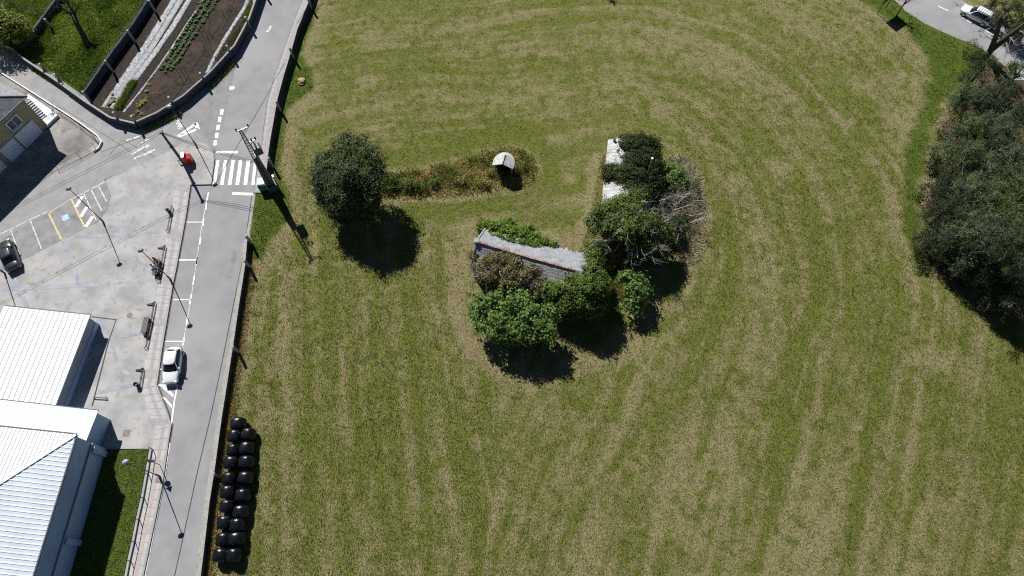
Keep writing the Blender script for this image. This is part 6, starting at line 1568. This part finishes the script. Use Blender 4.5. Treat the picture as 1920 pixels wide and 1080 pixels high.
pine((1858, 412), 7.2, 2.3, INN, 120, group=GRP)
pine((1905, 410), 7.4, 2.3, INN, 121, group=GRP)
pine((1750, 450), 4.2, 1.9, "near-black leafy pine at the westernmost point of the wood", 122, "leaf_pine_deep")
pine((1790, 455), 6.2, 1.9, INN, 123, "leaf_pine_deep", group=GRP)
pine((1835, 465), 5.0, 1.8, INN, 124, "leaf_pine_deep", group=GRP)
pine((1885, 468), 7.2, 2.1, INN, 125, group=GRP)
pine((1915, 500), 6.4, 1.7, INN, 126, group=GRP)
pine((1865, 540), 3.2, 1.6, "low dim pine in the shade at the south end of the wood", 127, "leaf_pine_deep")
pine((1905, 560), 4.0, 1.8, INN, 128, "leaf_pine_deep", group=GRP)
pine((1960, 470), 7.5, 2.6, "tall pine beyond the right edge shading the south end of the wood", 129)
pine((1950, 330), 7.5, 2.6, "pine at the right edge of the wood behind the others", 130)
pine((1800, 505), 2.4, 1.2, "small dark sapling pine in the shade south of the wood's western point", 131, "leaf_pine_deep")
pine((1815, 425), 6.4, 1.5, INN, 132, group=GRP, tall=True)
pine((1868, 430), 8.2, 1.7, INN, 133, group=GRP, tall=True)
pine((1898, 455), 8.6, 1.9, INN, 134, group=GRP, tall=True)
pine((1845, 455), 7.2, 1.5, INN, 135, group=GRP, tall=True)
# tall forked pine with bare trunk
t = thing("forked_pine", "tall forked pine with thick bare trunks leaning over the far road", "tree", G(1846, 108)); loc = t.location; Rr = np.random.default_rng(81); q = MB()
tips = [G(1878, 28, 9.5) - loc, G(1950, 25, 9.5) - loc]; fk = Vector((.1, .1, 1.2))
q.tube([(0, 0, 0), fk], [.48, .42], 9)
for tp in tips: q.tube([fk, fk.lerp(tp, .35) + Vector((0, 0, .3)), fk.lerp(tp, .7) + Vector((0, 0, .2)), tp], [.38, .33, .27, .16], 8)
q.build("trunk", MATS["bark"], t, smooth=True); q = MB()
for k, (tp, f, px) in enumerate([(tips[0], .55, (1855, 45, 7.5)), (tips[0], .6, (1812, 48, 6.5)), (tips[0], .3, (1838, 62, 4)), (tips[0], .8, (1860, 20, 9)), (tips[1], .4, (1900, 75, 7)), (tips[1], .6, (1920, 70, 7)), (tips[0], .85, (1890, 30, 9.5)), (tips[1], .3, (1895, 105, 4.5))]):
    a_ = fk.lerp(tp, f); e = G(*px) - loc; twigs(q, a_, e - a_, (e - a_).length * .8, .09, 3, Rr, .45, (1, 3), 5)
q.build("limb", MATS["bark_grey"], t)
fb = [(1880, 30, 9.5, .6), (1905, 92, 6, .5), (1898, 50, 8, .45), (1838, 58, 6, .35), (1932, 60, 8.5, 1.1), (1794, 8, 6, .4), (1876, 66, 7, .4)]
foliage("needles", [(*(G(a, b, z) - loc), r, r, r * .6) for a, b, z, r in fb], MATS["leaf_pine"], t, n_clump=52, per=18, cr=.3, leaf=.2, aspect=.2, seed=82, shell=.3)
# trees beyond the far road
for i, (p, z, r, lab) in enumerate((((1900, 6), 4.5, 1.4, "dark pine beyond the far road above the white estate car"), ((1932, 18), 5.0, 2.0, "dark pine at the top right corner beyond the far road"), ((1885, -24), 4.0, 1.5, "dark tree at the top edge beyond the far road"), ((1925, 46), 3.0, 1.1, "low dark bush at the road edge in the top right corner"))):
    pine(p, z, r, lab, 140 + i, "leaf_pine_deep" if i != 1 else "leaf_pine")
q_, rel = plant("clipped_bush", "small bright green round bush on the pale footpath corner", "shrub", G(1899, 130), [B(1899, 127, .5, .65, .7, .55)], "leaf_bright", n_clump=40, per=24, cr=.2, leaf=.13, aspect=.7, seed=83)
# wood-edge scrub
def scrub(p, z, r, m, label, seed, name="scrub", **kw):
    bl = [B(p[0] + dx, p[1] + dy, z, r * s, r * s, r * .6 * s) for dx, dy, s in ((0, 0, 1), (9, -8, .8), (-6, 10, .7), (8, 12, .8))]
    return plant(name, label, "bush", G(*p), bl, m, n_clump=int(34 * r * r) + 20, per=20, cr=.32, leaf=.16, aspect=.5, seed=seed, **kw)
scrub((1770, 230), .9, 1.4, "leaf_brown", "reddish brown leafless scrub at the wood edge north of the orange bracken", 161)
scrub((1790, 215), 1.2, 1.1, "leaf_olive", "olive scrub behind the reddish brown scrub at the wood edge", 162)
scrub((1750, 306), .6, 1.0, "leaf_gold", "orange bracken patch at the wood edge", 163, "bracken")
scrub((1744, 348), .5, 1.1, "leaf_brown", "brown dead bracken strip below the orange bracken", 164, "bracken")
scrub((1722, 355), .5, .8, "leaf_ivy", "thin grey-green bush growing into the mown strip", 165)
scrub((1740, 375), .4, .8, "leaf_brown", "brown scrub beside the mown strip near its lower end", 166)
scrub((1727, 492), .5, .7, "leaf_ivy_dark", "dark bush at the foot of the wood's westernmost point", 167)
scrub((1815, 88), .6, .9, "leaf_olive", "olive bush at the road edge below the far road dashes", 168)
scrub((1828, 102), .7, .9, "leaf_ivy_dark", "dark bush left of the forked pine trunk", 169)
scrub((1850, 16), .4, .6, "leaf_brown", "brown verge scrub beside the white estate car", 170)
t = thing("fallen_log", "pale fallen trunk lying in the shade at the south of the wood", "log", G(1800, 470)); b_ = G(1832, 435, 2.2) - t.location
MB().tube([(0, 0, .2), b_ * .5 + Vector((0, 0, .1)), b_], [.16, .14, .08], 7).build("trunk", MATS["bark_grey"], t)

# undergrowth joining the plants round the ruins
t, rel = plant("shrub", "pale grey-green shrub on the east flank of the whitewashed ruin above the dead branches", "shrub", G(1285, 345), [B(1282, 318, 1.3, 1.0, 1.0, .7), B(1296, 340, 1.2, 1.0, 1.2, .7), B(1270, 300, 1.2, .9, .7, .6), B(1302, 366, 1.0, .9, 1.0, .6)],
    "leaf_sage", n_clump=150, per=16, cr=.34, leaf=.16, aspect=.45, seed=171)
t, rel = plant("bramble", "dark bramble skirt along the east foot of the ivy tree", "bramble", G(1270, 440), [B(1262, 425, 1.6, 1.4, 1.3, 1.2), B(1250, 465, 1.6, 1.5, 1.1, 1.2), B(1228, 478, 1.6, 1.4, 1.0, 1.2)],
    "leaf_ivy_dark", n_clump=420, per=22, cr=.38, leaf=.17, aspect=.7, seed=172)
t, rel = plant("bramble", "green bramble filling the gap between the slate roof and the ivy tree", "bramble", G(1130, 480), [B(1125, 470, 1.2, 1.2, 1.0, .9), B(1140, 490, 1.0, 1.1, 1.0, .8), B(1110, 455, .9, .9, .8, .7)],
    "leaf_olive", n_clump=150, per=20, cr=.34, leaf=.17, aspect=.6, seed=173)
